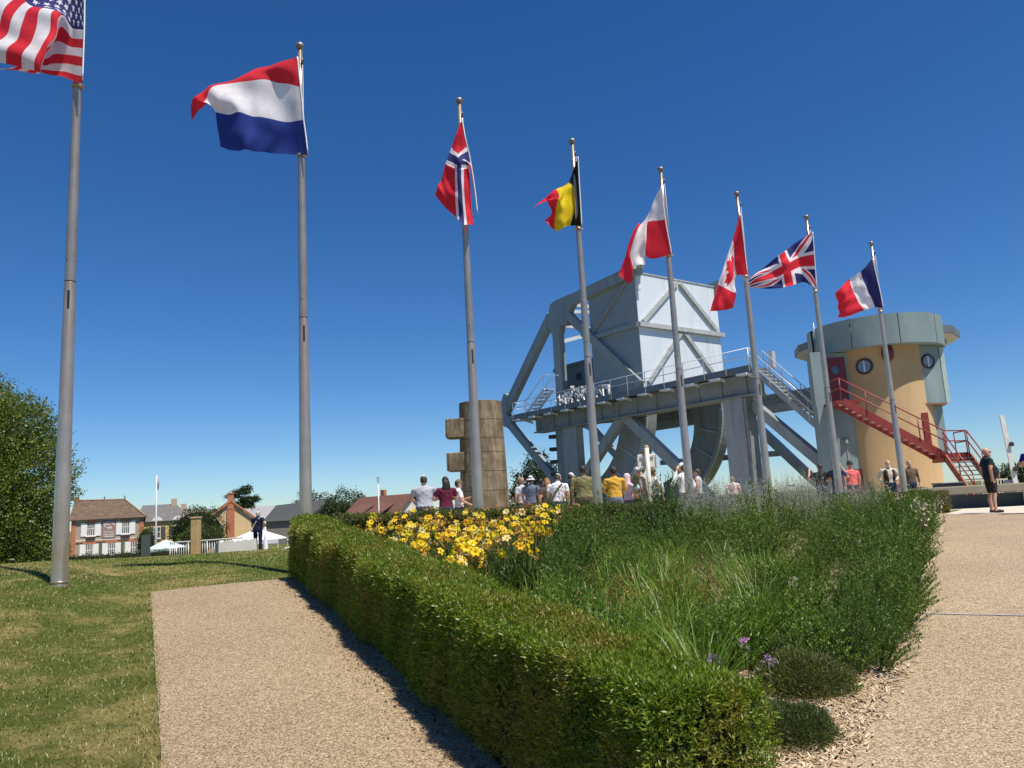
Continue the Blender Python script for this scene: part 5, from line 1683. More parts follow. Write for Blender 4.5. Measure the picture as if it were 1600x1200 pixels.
MB().box((-4.3, 4.2, 8.0), (0.5, 0.6, 0.9)).build('chimney', BRICK, roof_)
for x in (-W2 + 0.28, W2 - 0.28):
    for k in range(13):
        MB().box((x, -0.035, 0.22 + k * 0.42), (0.56 if k % 2 else 0.46, 0.09, 0.40)).build('corner_brick', BRICK, hs)
MB().box((0, -0.05, 2.72), (2 * W2 - 1.2, 0.12, 0.16)).build('string_course', BRICK, hs)
MB().box((0, -0.065, 2.86), (2 * W2 - 1.2, 0.12, 0.10)).build('string_course', TRIMW, hs)
MB().box((0, -0.05, 5.38), (2 * W2 - 1.2, 0.1, 0.1)).build('cornice', TRIMW, hs)
MB().box((0, -0.3, 5.44), (2 * W2 + 0.6, 0.14, 0.12)).build('gutter', DARK, hs)
for x in (-2.15, 2.25):
    win(hs, x, 0, 3.45, 0.95, 1.6, TRIMW, 4, SHUT)
    MB().box((x, -0.06, 5.15), (1.5, 0.1, 0.3)).build('lintel', BRICK, hs)
    MB().box((x, -0.12, 3.12), (1.15, 0.3, 0.25)).build('flower_box', mat('flowerbox_brown', (0.06, 0.03, 0.02), 0.8), hs)
for x in (-2.3, 0.5, 3.4):
    win(hs, x, 0, 0.75, 0.9, 1.62, TRIMW, 4, SHUT)
    MB().box((x, -0.06, 2.52), (1.6, 0.1, 0.24)).build('lintel', BRICK, hs)
for x in (-0.9, 1.9):
    MB().box((x, -0.05, 1.6), (0.35, 0.08, 1.8)).build('climber_panel', mat('climber', (0.10, 0.14, 0.07), 0.9, var=0.4, scale=6), hs)
sgn = MB().box((0.12, -0.07, 4.15), (1.75, 0.08, 2.2)).build('sign_board', mat('sign_mauve', (0.30, 0.19, 0.165), 0.7, var=0.06), hs)
let = MB()
for k in range(11):
    a = rad(150 - k * 12)
    let.beam((0.12 + 0.78 * math.cos(a) * 0.95, -0.125, 4.42 + 0.62 * math.sin(a)), (0.12 + 0.78 * math.cos(a - 0.14) * 0.95, -0.125, 4.42 + 0.62 * math.sin(a - 0.14)), 0.02, 0.17, (0, 1, 0))
for k in range(5):
    a = rad(170 - k * 22)
    let.beam((0.02 + 0.5 * math.cos(a), -0.125, 4.35 + 0.42 * math.sin(a)), (0.02 + 0.5 * math.cos(a - 0.3), -0.125, 4.35 + 0.42 * math.sin(a - 0.3)), 0.02, 0.12, (0, 1, 0))
for a, b in (((-0.2, 4.35), (0.3, 4.45)), ((0.3, 4.45), (0.5, 4.3)), ((0.1, 4.4), (0.05, 4.1)), ((0.3, 4.4), (0.4, 4.15))):
    let.beam((a[0], -0.125, a[1]), (b[0], -0.125, b[1]), 0.02, 0.1, (0, 1, 0))
for z, w_ in ((3.86, 1.3), (3.66, 1.35), (3.44, 1.3), (3.22, 1.1)):
    x = 0.12 - w_ / 2
    while x < 0.12 + w_ / 2 - 0.05:
        lw = random.choice([0.07, 0.09, 0.11])
        let.box((x + lw / 2, -0.125, z), (lw, 0.02, 0.13 if z < 3.6 else 0.07))
        x += lw + (0.03 if random.random() < 0.85 else 0.1)
let.build('painted_lettering', TRIMW, sgn)
# yellow house behind
yh = empty('house', (-49.2, 108.0, FB), 0.36, 'pale yellow house with dark slate roof and small dormer pediments', 'house')
YW = wallmat('yellow_render', (0.68, 0.50, 0.20))
MB().span((-3.6, 0, 0), (3.0, 7, 4.9)).build('wall', YW, yh)
rf = MB().add([(-3.9, -.3, 4.85), (3.2, -.3, 4.85), (3.2, 7.3, 4.85), (-3.9, 7.3, 4.85), (-3.2, 3.5, 7.2), (1.2, 3.5, 7.2)], [(0, 1, 5, 4), (1, 2, 5), (2, 3, 4, 5), (3, 0, 4), (3, 2, 1, 0)])
ro = rf.build('roof', SLATE, yh)
for x, z in ((0.9, 7.4), (2.2, 6.6)):
    MB().box((x, 3.3, z), (0.75, 0.6, 1.1)).build('chimney', wallmat('chimney_cream', (0.45, 0.36, 0.25)), ro)
for x in (-1.0, 1.6):
    win(yh, x, 0, 2.55, 0.8, 1.5, TRIMW, 2, mat('dark_shutter', (0.07, 0.075, 0.08), 0.7))
    MB().prism([(x - 0.75, -0.12, 4.88), (x + 0.75, -0.12, 4.88), (x + 0.4, -0.12, 5.35), (x, -0.12, 5.5), (x - 0.4, -0.12, 5.35)], (0, 0.6, 0)).build('pediment', TRIMW, yh)
    win(yh, x, 0, 0.4, 0.8, 1.3, TRIMW, 2, None)
# cream gable house right of it
cg = empty('house', (-45.8, 113.0, FB), 0.4, 'cream rendered house with one sloping gable end behind the dark clipped shrubs', 'house')
MB().prism([(-2.6, 0, 0), (2.6, 0, 0), (2.6, 0, 3.4), (-1.2, 0, 5.9), (-2.6, 0, 5.9)], (0, 7, 0)).build('wall', wallmat('cream_render', (0.62, 0.47, 0.29)), cg)
MB().beam((2.8, -0.2, 3.35), (-1.4, -0.2, 6.05), 0.16, 0.3, (0, 1, 0)).build('verge', SLATE, cg)
win(cg, 1.2, 0, 2.3, 0.5, 0.6, TRIMW, 2)
# gable house with brick chimney
gh = empty('house', (-40.8, 110.0, FB), 0.36, 'cream gable house with a red brick chimney stack up its front', 'house')
CG = wallmat('cream_gable', (0.66, 0.48, 0.26))
MB().prism([(-2.9, 0, 0), (2.9, 0, 0), (2.9, 0, 4.6), (0, 0, 6.95), (-2.9, 0, 4.9)], (0, 8, 0)).build('wall', CG, gh)
MB().beam((0, -0.2, 7.15), (-3.3, -0.2, 4.75), 0.3, 0.28, (0, 1, 0)).build('verge', BRICK, gh)
MB().beam((0, -0.2, 7.15), (3.4, -0.2, 4.5), 0.3, 0.22, (0, 1, 0)).build('verge', BRICK, gh)
rr_ = MB().prism([(0, -.15, 7.2), (3.4, -.15, 4.45), (3.4, 8, 4.45), (0, 8, 7.2)], (0.05, 0, 0.15)).build('roof', TILE, gh)
rr2 = MB().prism([(0, -.15, 7.2), (-3.4, -.15, 4.75), (-3.4, 8, 4.75), (0, 8, 7.2)], (-0.05, 0, 0.15)).build('roof', TILE, gh)
MB().span((-0.5, -0.25, 0), (0.5, -0.01, 6.0)).span((-0.45, -0.28, 6.0), (0.4, 0.6, 8.1)).build('chimney_stack', BRICK, gh)
MB().box((-0.02, 0.15, 8.2), (1.0, 1.0, 0.18)).build('chimney_cap', BRICK, gh)
wm = MB().box((-1.35, -0.05, 3.0), (0.85, 0.08, 1.6)).build('menu_board', mat('menu_dark', (0.03, 0.03, 0.035), 0.5), gh)
mk = MB()
for k, w_ in enumerate((0.5, 0.3, 0.55, 0.45, 0.5)):
    mk.box((-1.35, -0.1, 3.5 - k * 0.2), (w_, 0.02, 0.06))
mk.build('painted_lettering', TRIMW, wm)
MB().box((-4.2, 2, 5.2), (2.2, 5, 1.6)).build('side_wing', wallmat('wing_grey', (0.35, 0.28, 0.22)), gh)
MB().box((-4.2, 1.9, 2.2), (2.6, 5, 4.4)).build('side_wing', mat('wing_dark', (0.08, 0.06, 0.05), 0.9), gh)
MB().span((-5.4, -0.8, 3.6), (-3.0, 1.0, 3.85)).build('porch_roof', TILE, gh)
# long warehouse with grey roof
wh = empty('warehouse', (-57.0, 148.0, FB), 0.2, 'long low building with a wide pale grey roof behind the houses', 'building')
MB().span((-12, 0, 0), (13.0, 16, 4.2)).build('wall', wallmat('white_wall', (0.66, 0.64, 0.60)), wh)
MB().add([(-12.5, -.5, 4.1), (13.4, -.5, 4.1), (13.4, 16.5, 4.1), (-12.5, 16.5, 4.1), (-8.5, 8, 7.0), (10.2, 8, 7.0)], [(0, 1, 5, 4), (1, 2, 5), (2, 3, 4, 5), (3, 0, 4), (3, 2, 1, 0)]).build('roof', mat('pale_slate', (0.30, 0.30, 0.30), 0.7, var=0.08, scale=0.6), wh)
# dark-roofed sheds further right
ds = empty('shed', (-38.5, 130.0, FB), -0.05, 'dark-roofed low building behind the man in navy', 'building')
MB().span((-4, 0, 0), (6, 10, 4.0)).build('wall', wallmat('shed_wall', (0.22, 0.21, 0.19)), ds)
MB().add([(-4.4, -.4, 3.9), (6.4, -.4, 3.9), (6.4, 10.4, 3.9), (-4.4, 10.4, 3.9), (-4.0, 5, 6.6), (6.0, 5, 7.2)], [(0, 1, 5, 4), (1, 2, 5), (2, 3, 4, 5), (3, 0, 4), (3, 2, 1, 0)]).build('roof', mat('dark_slate', (0.055, 0.06, 0.062), 0.7, var=0.2), ds)
# brown-roofed house in the middle
bh = empty('house', (-16.8, 97.6, FB - 0.25), -0.62, 'house with a broad chocolate brown tiled roof and pale gable beyond the hedge', 'house')
BT = mat('chocolate_tiles', (0.14, 0.065, 0.045), 0.85, var=0.18, scale=2.0, bmp=0.4, bdist=0.03, bscale=9)
MB().prism([(4.6, -3.2, 0), (4.6, 3.2, 0), (4.6, 3.2, 3.6), (4.6, 0, 6.35), (4.6, -3.2, 3.6)], (-9.2, 0, 0)).build('wall', wallmat('pale_gable', (0.70, 0.66, 0.54)), bh)
for s in (-1, 1):
    MB().prism([(5.0, 0, 6.5), (5.0, s * 4.2, 2.9), (-5.2, s * 4.2, 2.9), (-4.4, 0, 6.5)], (0, s * 0.06, 0.16)).build('roof', BT, bh)
for x in (-1.8, 1.6):
    MB().prism([(x - 1.1, -3.9, 3.3), (x + 1.1, -3.9, 3.3), (x + 1.1, -3.9, 4.25), (x - 1.1, -3.9, 4.25)], (0, 1.6, 0)).build('dormer', wallmat('dormer_wall', (0.6, 0.56, 0.46)), bh)
    MB().prism([(x - 1.4, -4.2, 4.2), (x + 1.4, -4.2, 4.2), (x + 1.4, -1.2, 5.6), (x - 1.4, -1.2, 5.6)], (0, 0, 0.14)).build('dormer_roof', BT, bh)
MB().box((-0.5, 0.3, 6.8), (0.6, 0.5, 1.2)).build('chimney', BRICK, bh)
# mast in front of it, white flag mast, lamp
def mast(name, x, y, h, label, r=0.05, cat='mast', z=None):
    z = g1(x, y) if z is None else z
    t = empty(name, (x, y, z), 0, label, cat)
    MB().tube([(0, 0, 0), (0, 0, h * 0.5), (0, 0, h)], [r * 1.6, r * 1.1, r * 0.7], 8).build('pole', mat('mast_white', (0.72, 0.72, 0.72), 0.4), t)
    return t
m1 = mast('mast', -16.2, 90.0, 11.0, 'slim pale mast with a small lamp head before the brown roof', 0.07)
MB().box((0, 0, 11.0), (0.3, 0.3, 0.5)).build('lamp_head', GALV, m1)
m2 = mast('mast', -43.0, 92.0, 10.2, 'white mast with a furled flag beside the yellow house', 0.09)
MB().tube([(0.12, 0, 10.0), (0.2, 0, 9.2), (0.15, 0, 8.4)], [0.06, 0.13, 0.05], 6).build('furled_flag', clothmat('furled', (0.35, 0.35, 0.45)), m2)
m3 = mast('mast', -38.8, 88.0, 5.0, 'thin pale lamp post left of the sandstone pillar', 0.06)
# closed white parasols
def parasol(x, y, h, label):
    z = g1(x, y)
    t = empty('closed_parasol', (x, y, z), 0, label, 'parasol')
    MB().tube([(0, 0, 0), (0, 0, h)], 0.04, 6).build('pole', GALV, t)
    MB().tube([(0, 0, h * 0.4), (0, 0, h * 0.5), (0, 0, h * 0.8), (0, 0, h * 1.02)], [0.32, 0.36, 0.2, 0.04], 10).build('canopy', clothmat('parasol_white', (0.8, 0.79, 0.78)), t)
parasol(-31.0, 95.0, 6.0, 'closed white parasol standing right of the man in navy')
parasol(-26.6, 100.0, 5.6, 'closed white parasol at the hedge corner by the far tree')
# terrace tents
def tent(x, y, w, d, h0, h1, m, label, name='tent'):
    z = g1(x, y)
    t = empty(name, (x, y, z), 0, label, 'tent')
    MB().add([(-w / 2, 0, h0), (w / 2, 0, h0), (w / 2, d, h0), (-w / 2, d, h0), (0, d / 2, h1)], [(0, 1, 4), (1, 2, 4), (2, 3, 4), (3, 0, 4)]).build('canopy', m, t)
    MB().span((-w / 2, -0.03, h0 - 0.5), (w / 2, 0.0, h0 - 0.01)).build('valance', m, t)
    for sx in (-1, 1):
        for yy in (0, d):
            MB().tube([(sx * (w / 2 - 0.05), yy + 0.02, 0), (sx * (w / 2 - 0.05), yy + 0.02, h0)], 0.04, 6).build('leg', GALV, t)
TW = clothmat('tent_white', (0.72, 0.70, 0.72))
tent(-36.2, 92.0, 3.6, 3.0, 2.6, 4.0, mat('tent_brown', (0.16, 0.11, 0.06), 0.8), 'small brown pointed tent roof before the gable house')
tent(-33.0, 96.0, 6.5, 4.0, 2.8, 4.2, TW, 'white terrace tent with a dark band behind the man in navy')
tent(-27.5, 97.0, 7.0, 4.0, 2.9, 4.2, clothmat('tent_lilac', (0.52, 0.51, 0.58)), 'pale lilac terrace tent beside the closed parasol')
tent(-41.5, 90.0, 3.4, 3.0, 2.3, 3.3, clothmat('awning_mint', (0.50, 0.62, 0.58)), 'pale mint striped awning beside the house with white shutters', 'awning')
for i, (x, y, w_) in enumerate([(-32.0, 95.8, 9.0)]):
    tb = empty('terrace_screen', (x, y, g1(x, y)), 0, 'dark red-brown terrace screen under the white tents', 'screen')
    MB().span((-w_ / 2, 0, 0.6), (w_ / 2, 0.08, 2.2)).build('panel', mat('terrace_brown', (0.10, 0.04, 0.035), 0.8), tb)
# clipped shrubs on the far bank
BUSH = leafmat('bush_leaf', [(0.0, (0.035, 0.07, 0.012)), (0.5, (0.07, 0.12, 0.02)), (1.0, (0.13, 0.18, 0.04))], 0.3)
def leaf_cloud(lobes, n, size, flat=0.0, shell=0.55):
    """leaf clumps through several ellipsoid lobes; lobes = (cx,cy,cz,rx,ry,rz)"""
    lobes = np.array(lobes, float)
    vol = lobes[:, 3] * lobes[:, 4] * lobes[:, 5]
    k = rng.choice(len(lobes), n, p=vol / vol.sum())
    d = unit(rng.normal(size=(n, 3)))
    r = shell + (1 - shell) * rng.random(n) ** 0.5
    r *= 1 + 0.16 * np.sin(d[:, 0] * 7 + k) * np.sin(d[:, 2] * 6 + k * 2) + 0.08 * rng.normal(size=n)
    P = lobes[k, :3] + d * r[:, None] * lobes[k, 3:6]
    dd = d * 0.6 + rng.normal(size=(n, 3)) * 0.8
    dd[:, 2] += 0.2
    return needles(P, dd, size * rng.uniform(0.6, 1.4, n), size * 0.55)
def bush(x, y, rx, ry, rz, label, n=2500, size=0.12, m=BUSH, name='clipped_shrub', box=False, z=None):
    zz_ = g1(x, y) if z is None else z
    t = empty(name, (x, y, zz_), 0, label, 'shrub')
    lob = [(0, 0, rz * 0.75, rx * 0.93, ry * 0.93, rz * 0.9)]
    if box:
        lob = [(rx * (k - 4) / 4.6, 0, rz * 0.5 + 0.06 * math.sin(k * 3), rx * 0.22, ry, rz * 0.62) for k in range(9)]
    v, f = leaf_cloud(lob, n, size, shell=0.8)
    fast('foliage', v, f, m, t, kind='stuff')
    c = MB()
    for l in lob:
        c.ball(l[:3], (l[3] * 0.86, l[4] * 0.86, l[5] * 0.86), 12, 8)
    c.build('twigs', CORE, t)
DKB = leafmat('dark_bush', [(0.0, (0.018, 0.04, 0.010)), (0.6, (0.035, 0.065, 0.015)), (1.0, (0.07, 0.10, 0.03))], 0.25)
bush(-52.0, 88.0, 1.15, 1.0, 1.9, 'rounded clipped green bush before the house with white shutters', 1800, 0.14, BUSH, z=-1.9)
bush(-42.6, 80.0, 9.5, 0.9, 1.1, 'low dark hedge row in front of the house with white shutters', 7000, 0.16, DKB, 'low_hedge', True, z=-2.2)
bush(-43.0, 104.0, 4.2, 1.6, 3.8, 'big dark clipped hedge between the cream house and the sandstone pillar', 5000, 0.22, DKB, 'tall_shrub', z=FB)
bush(-41.0, 100.0, 3.4, 1.4, 2.4, 'brighter green shrub mass under the dark clipped hedge', 3500, 0.2, BUSH, 'tall_shrub', z=FB)
bush(-46.0, 96.0, 1.3, 1.0, 2.6, 'small green bush at the foot of the yellow house', 1500, 0.16, BUSH, 'tall_shrub', z=FB)
# near side of the canal: sandstone pillar, white stone block, dark panel, white railings
SAND = mat('sandstone', (0.46, 0.31, 0.15), 0.95, var=0.15, scale=1.5, bmp=0.4, bscale=25, grime=(0.22, 0.12, 0.06), grime_amt=0.6)
sp = empty('sandstone_pillar', (-15.8, 38.0, g1(-15.8, 38) - 0.1), 0, 'tall square sandstone pillar with brown stains standing beyond the lawn', 'pillar')
zb_ = g1(-15.8, 38)
hp = 1.80 - zb_ + 0.1
MB().box((0, 0, hp / 2), (0.38, 0.38, hp)).build('shaft', SAND, sp, bevel=0.02)
MB().box((0, 0, hp + 0.03), (0.44, 0.44, 0.08)).build('cap', SAND, sp, bevel=0.02)
wb = empty('stone_block', (-12.05, 33.0, g1(-12.05, 33) - 0.25), 0, 'white stone block with a scalloped top left of the man in navy', 'stone block')
WS = mat('white_stone', (0.66, 0.65, 0.60), 0.85, var=0.08, scale=3, bmp=0.4, bscale=18)
pts = [(-0.72, 0), (0.78, 0), (0.72, 0.92)]
for k in range(13):
    x = 0.68 - k * 1.38 / 12
    pts.append((x, 0.83 + 0.09 * abs(math.cos(k * PI / 2.4)) + 0.02 * math.sin(k)))
MB().prism([(x, 0, z) for x, z in pts], (0, 0.5, 0)).build('block', WS, wb)
MB().prism([(-0.725, 0.0, 0), (-0.725, 0.0, 0.85), (-1.15, 0.75, 0.78), (-1.15, 0.75, 0)], (0.0, 0.3, 0)).build('side_slab', mat('slab_grey', (0.36, 0.38, 0.37), 0.85, var=0.1), wb)
dp = empty('information_board', (-19.2, 40.0, g1(-19.2, 40) - 0.1), 0.5, 'dark slate grey upright panel left of the sandstone pillar', 'panel')
MB().box((0, 0, 0.75), (0.42, 0.08, 1.35)).build('panel', mat('board_slate', (0.05, 0.065, 0.065), 0.6), dp)
for s in (-1, 1):
    MB().box((s * 0.17, 0.06, 0.6), (0.05, 0.05, 1.2)).build('leg', GALV, dp)
def railing(x0, y0, x1, y1, h, label, zoff=-0.05):
    t = empty('white_railing', (x0, y0, 0), 0, label, 'railing')
    n = max(2, int(math.hypot(x1 - x0, y1 - y0) / 0.16))
    top = []
    for k in range(n + 1):
        f_ = k / n
        x, y = (x1 - x0) * f_, (y1 - y0) * f_
        z = g1(x0 + x, y0 + y) + zoff
        top.append((x, y, z + h))
        if k % 1 == 0:
            MB().tube([(x, y, z), (x, y, z + h)], 0.018 if k % 8 else 0.035, 5).build('baluster', TRIMW, t)
    MB().tube(top, 0.035, 6).build('top_rail', TRIMW, t)
    MB().tube([(a, b, c - h * 0.82) for a, b, c in top], 0.025, 6).build('bottom_rail', TRIMW, t)
railing(-18.4, 41.0, -13.8, 39.0, 0.95, 'white metal railing behind the sandstone pillar')
railing(-12.2, 41.5, -8.8, 41.8, 0.95, 'white metal railing right of the man in navy')

# ------------------------------------------------------------------ trees
BARK = mat('bark', (0.10, 0.075, 0.05), 0.95, var=0.3, scale=6, bmp=0.8, bdist=0.03, bscale=14)
def tree(name, x, y, z, trunk_h, lobes, n, size, leaf, label, group=None, shell=0.35, inner=True):
    t = empty(name, (x, y, z), 0, label, 'tree', group)
    tb = MB()
    top = max(l[2] for l in lobes)
    r0 = 0.035 * (top + 1)
    tb.tube([(0, 0, -0.3), (0.1, 0, trunk_h * 0.6), (0, 0.1, trunk_h), (0.1, 0, top * 0.8)], [r0 * 1.3, r0, r0 * 0.8, r0 * 0.25], 10)
    for l in lobes:
        tb.tube([(0, 0, trunk_h * 0.75), (l[0] * 0.45, l[1] * 0.45, (trunk_h + l[2]) / 2), (l[0], l[1], l[2] + l[5] * 0.3)], [r0 * 0.45, r0 * 0.28, 0.03], 6)
    tb.build('trunk', BARK, t)
    v, f = leaf_cloud(lobes, n, size, shell=shell)
    # twig sprays reaching past the lobes, so the outline is uneven
    L_ = np.array(lobes, float)
    ns = max(40, n // 220)
    k = rng.choice(len(L_), ns)
    d = unit(rng.normal(size=(ns, 3)) + np.array([0, 0, 0.3]))
    P0 = L_[k, :3] + d * L_[k, 3:6] * 0.9
    per = 34
    tt = rng.random((ns, per))
    ext = rng.uniform(0.12, 0.45, (ns, 1))
    d2 = unit(d + np.array([0, 0, 0.5]))
    P = (P0[:, None] + d2[:, None] * (tt * ext * L_[k, 3:6].mean(1)[:, None])[..., None] + rng.normal(size=(ns, per, 3)) * (size * 0.9)).reshape(-1, 3)
    dd = np.repeat(d2, per, 0) * 0.5 + rng.normal(size=P.shape) * 0.7
    v2, f2 = needles(P, dd, size * rng.uniform(0.6, 1.3, len(P)), size * 0.5)
    v, f, _ = join([(v, f), (v2, f2)])
    fast('crown', v, f, leaf, t, kind='stuff')
    return t
TREE_L = leafmat('tree_leaf', [(0.0, (0.04, 0.075, 0.010)), (0.5, (0.095, 0.145, 0.02)), (0.85, (0.16, 0.205, 0.035)), (1.0, (0.25, 0.25, 0.07))], 0.3)
TREE_D = leafmat('tree_leaf_dark', [(0.0, (0.02, 0.04, 0.012)), (0.6, (0.045, 0.075, 0.02)), (1.0, (0.08, 0.11, 0.035))], 0.3)
lob = [(-2.6, 0, 3.0, 2.6, 2.4, 2.6), (0.2, -0.8, 2.6, 2.3, 2.2, 2.4), (1.7, 0, 4.1, 1.6, 1.7, 1.9), (-1.2, 0.2, 5.6, 2.2, 2.1, 2.0), (0.9, 0.3, 6.2, 1.5, 1.5, 1.4), (-2.8, 0.4, 7.4, 1.9, 1.8, 2.0), (-0.9, 0.2, 7.6, 1.2, 1.3, 1.2), (1.3, -0.3, 1.5, 1.6, 1.6, 1.5), (-1.4, -0.6, 1.5, 2.2, 1.8, 1.6), (-4.2, 0, 5.0, 2.2, 2.2, 3.2)]
tree('broadleaf_tree', -25.1, 36.5, g1(-25.1, 36.5) - 0.7, 1.6, [tuple(1.17 * c for c in l) for l in lob], 220000, 0.13, TREE_L, 'large bushy green tree at the left edge beside the first flagpole')
tree('broadleaf_tree', 2.2, 92.0, FB, 3.0, [(0, 0, 6.2, 3.0, 2.6, 3.0), (-1.6, 0, 4.6, 2.2, 2.2, 2.2), (1.6, 0, 4.8, 2.2, 2.2, 2.4), (0.6, 0, 8.0, 1.9, 1.8, 1.9)], 9000, 0.3, TREE_D, 'round green tree seen between the stone pillar and the bridge legs')
tree('broadleaf_tree', 6.8, 96.0, FB, 3.0, [(0, 0, 5.5, 2.6, 2.4, 2.4), (1.5, 0, 4.5, 2, 2, 2)], 5000, 0.3, TREE_D, 'green tree glimpsed behind the rolling segment of the bridge')
tree('broadleaf_tree', -28.0, 118.0, FB, 3.0, [(0, 0, 4.6, 2.2, 2, 2.1), (-1.5, 0, 3.8, 1.6, 1.6, 1.7), (1.9, 0, 4.2, 1.4, 1.4, 1.9)], 5000, 0.3, TREE_D, 'small round tree right of the second flagpole above the hedge')
tree('broadleaf_tree', -51.0, 126.0, FB, 3.0, [(0, 0, 4.4, 3.4, 2.4, 2.2), (2.6, 0, 3.8, 2.4, 2, 1.8), (-2.5, 0, 3.8, 2.4, 2, 1.6)], 6000, 0.3, BUSH, 'light green tree between the cream house and the wide grey roof')
tree('pine_tree', -49.5, 138.0, FB, 6.0, [(0.3, 0, 9.3, 1.6, 1.2, 0.45), (1.6, 0, 7.9, 1.9, 1.2, 0.5), (-1.4, 0, 8.6, 1.3, 1.0, 0.35), (1.0, 0, 10.0, 1.0, 0.8, 0.4), (0.8, 0, 7.0, 1.7, 1.2, 0.6)], 4200, 0.28, TREE_D, 'flat-topped dark conifer rising behind the gable house')
for i, (x, y, s, lab) in enumerate([(-44.0, 165.0, 1.2, 'dark distant tree left of the second flagpole'), (-38.0, 170.0, 1.3, 'distant tree just left of the second flagpole'), (20.5, 150, 0.8, 'low distant tree seen between the sixth and seventh flagpoles'), (27.5, 150, 0.7, 'second low distant tree seen beside the seventh flagpole'), (96.0, 150.0, 0.9, 'small distant tree at the foot of the raised barrier arm')]):
    tree('distant_tree', x, y, FB, 3.0, [(0, 0, 5.2 * s, 3.2 * s, 2.4, 2.6 * s), (2.6 * s, 0, 4.2 * s, 2.4 * s, 2, 2.0 * s), (-2.6 * s, 0, 4.0 * s, 2.4 * s, 2, 1.8 * s)], 3500, 0.4, TREE_D, lab)

# ------------------------------------------------------------------ people
ARMS = {'down': ((.25, -.01, 1.16), (.26, .06, .92)), 'hip': ((.39, -.10, 1.19), (.21, .06, 1.04)), 'back': ((.29, -.13, 1.18), (.08, -.17, 1.00)),
        'up': ((.27, .22, 1.25), (.10, .40, 1.50)), 'ear': ((.30, .14, 1.20), (.13, .09, 1.56)), 'chest': ((.28, .06, 1.17), (.06, .25, 1.22)),
        'front': ((.26, .04, 1.16), (.10, .27, 1.06)), 'pocket': ((.31, -.06, 1.17), (.22, .07, .97)), 'side': ((.27, -.07, 1.16), (.25, -.03, .93)), 'rest': ((.29, .12, 1.18), (.20, .36, 1.12)), 'high': ((.32, .10, 1.42), (.14, .12, 1.62))}
def ring_mesh(rings, n=14):
    """rings of (centre, axis a, axis b) -> closed surface"""
    vs, fs = [], []
    for c, a, b in rings:
        for k in range(n):
            t = 2 * PI * k / n
            vs.append(Vector(c) + Vector(a) * math.cos(t) + Vector(b) * math.sin(t))
    for i in range(len(rings) - 1):
        for k in range(n):
            fs.append((i * n + k, i * n + (k + 1) % n, (i + 1) * n + (k + 1) % n, (i + 1) * n + k))
    m = (len(rings) - 1) * n
    fs += [tuple(range(n))[::-1], tuple(m + k for k in range(n))]
    return vs, fs
class Body:
    def __init__(self):
        self.v, self.f, self.z = [], [], []
    def add(self, vs, fs, zones):
        b = len(self.v)
        self.v += [tuple(p) for p in vs]
        self.f += [tuple(b + i for i in f) for f in fs]
        self.z += zones if isinstance(zones, list) else [zones] * len(vs)
    def limb(self, pts, rs, zones, n=12):
        pts = [Vector(p) for p in pts]
        # densify so that colour zones have a clean border
        P, Rr, Z = [], [], []
        for i in range(len(pts) - 1):
            for k in range(4):
                f = k / 4
                P.append(pts[i].lerp(pts[i + 1], f)); Rr.append(rs[i] * (1 - f) + rs[i + 1] * f); Z.append(zones[i])
        P.append(pts[-1]); Rr.append(rs[-1]); Z.append(zones[-1] if len(zones) == len(pts) else zones[-1])
        prev = None
        rings = []
        for i, p in enumerate(P):
            d = (P[min(i + 1, len(P) - 1)] - P[max(i - 1, 0)]).normalized()
            a = prev - d * prev.dot(d) if prev is not None else d.cross(Vector((0.3, 1, 0.1)))
            a.normalize(); prev = a
            rings.append((p, a * Rr[i], d.cross(a) * Rr[i]))
        vs, fs = ring_mesh(rings, n)
        self.add(vs, fs, [z for z in Z for _ in range(n)])
    def ell(self, c, r, zone, n=14, m=9):
        rings = []
        for i in range(m):
            t = PI * (i + 0.5) / m
            rings.append(((c[0], c[1], c[2] - r[2] * math.cos(t)), (r[0] * math.sin(t), 0, 0), (0, r[1] * math.sin(t), 0)))
        vs, fs = ring_mesh(rings, n)
        self.add(vs, fs, zone)
SKIN = mat('skin', (0.56, 0.32, 0.22), 0.55, var=0.08, scale=6)
SKIN2 = mat('skin_tanned', (0.42, 0.22, 0.14), 0.55, var=0.08, scale=6)
def cm(c):
    return clothmat('cloth_%02d_%02d_%02d' % tuple(int(x * 99) for x in c), c)
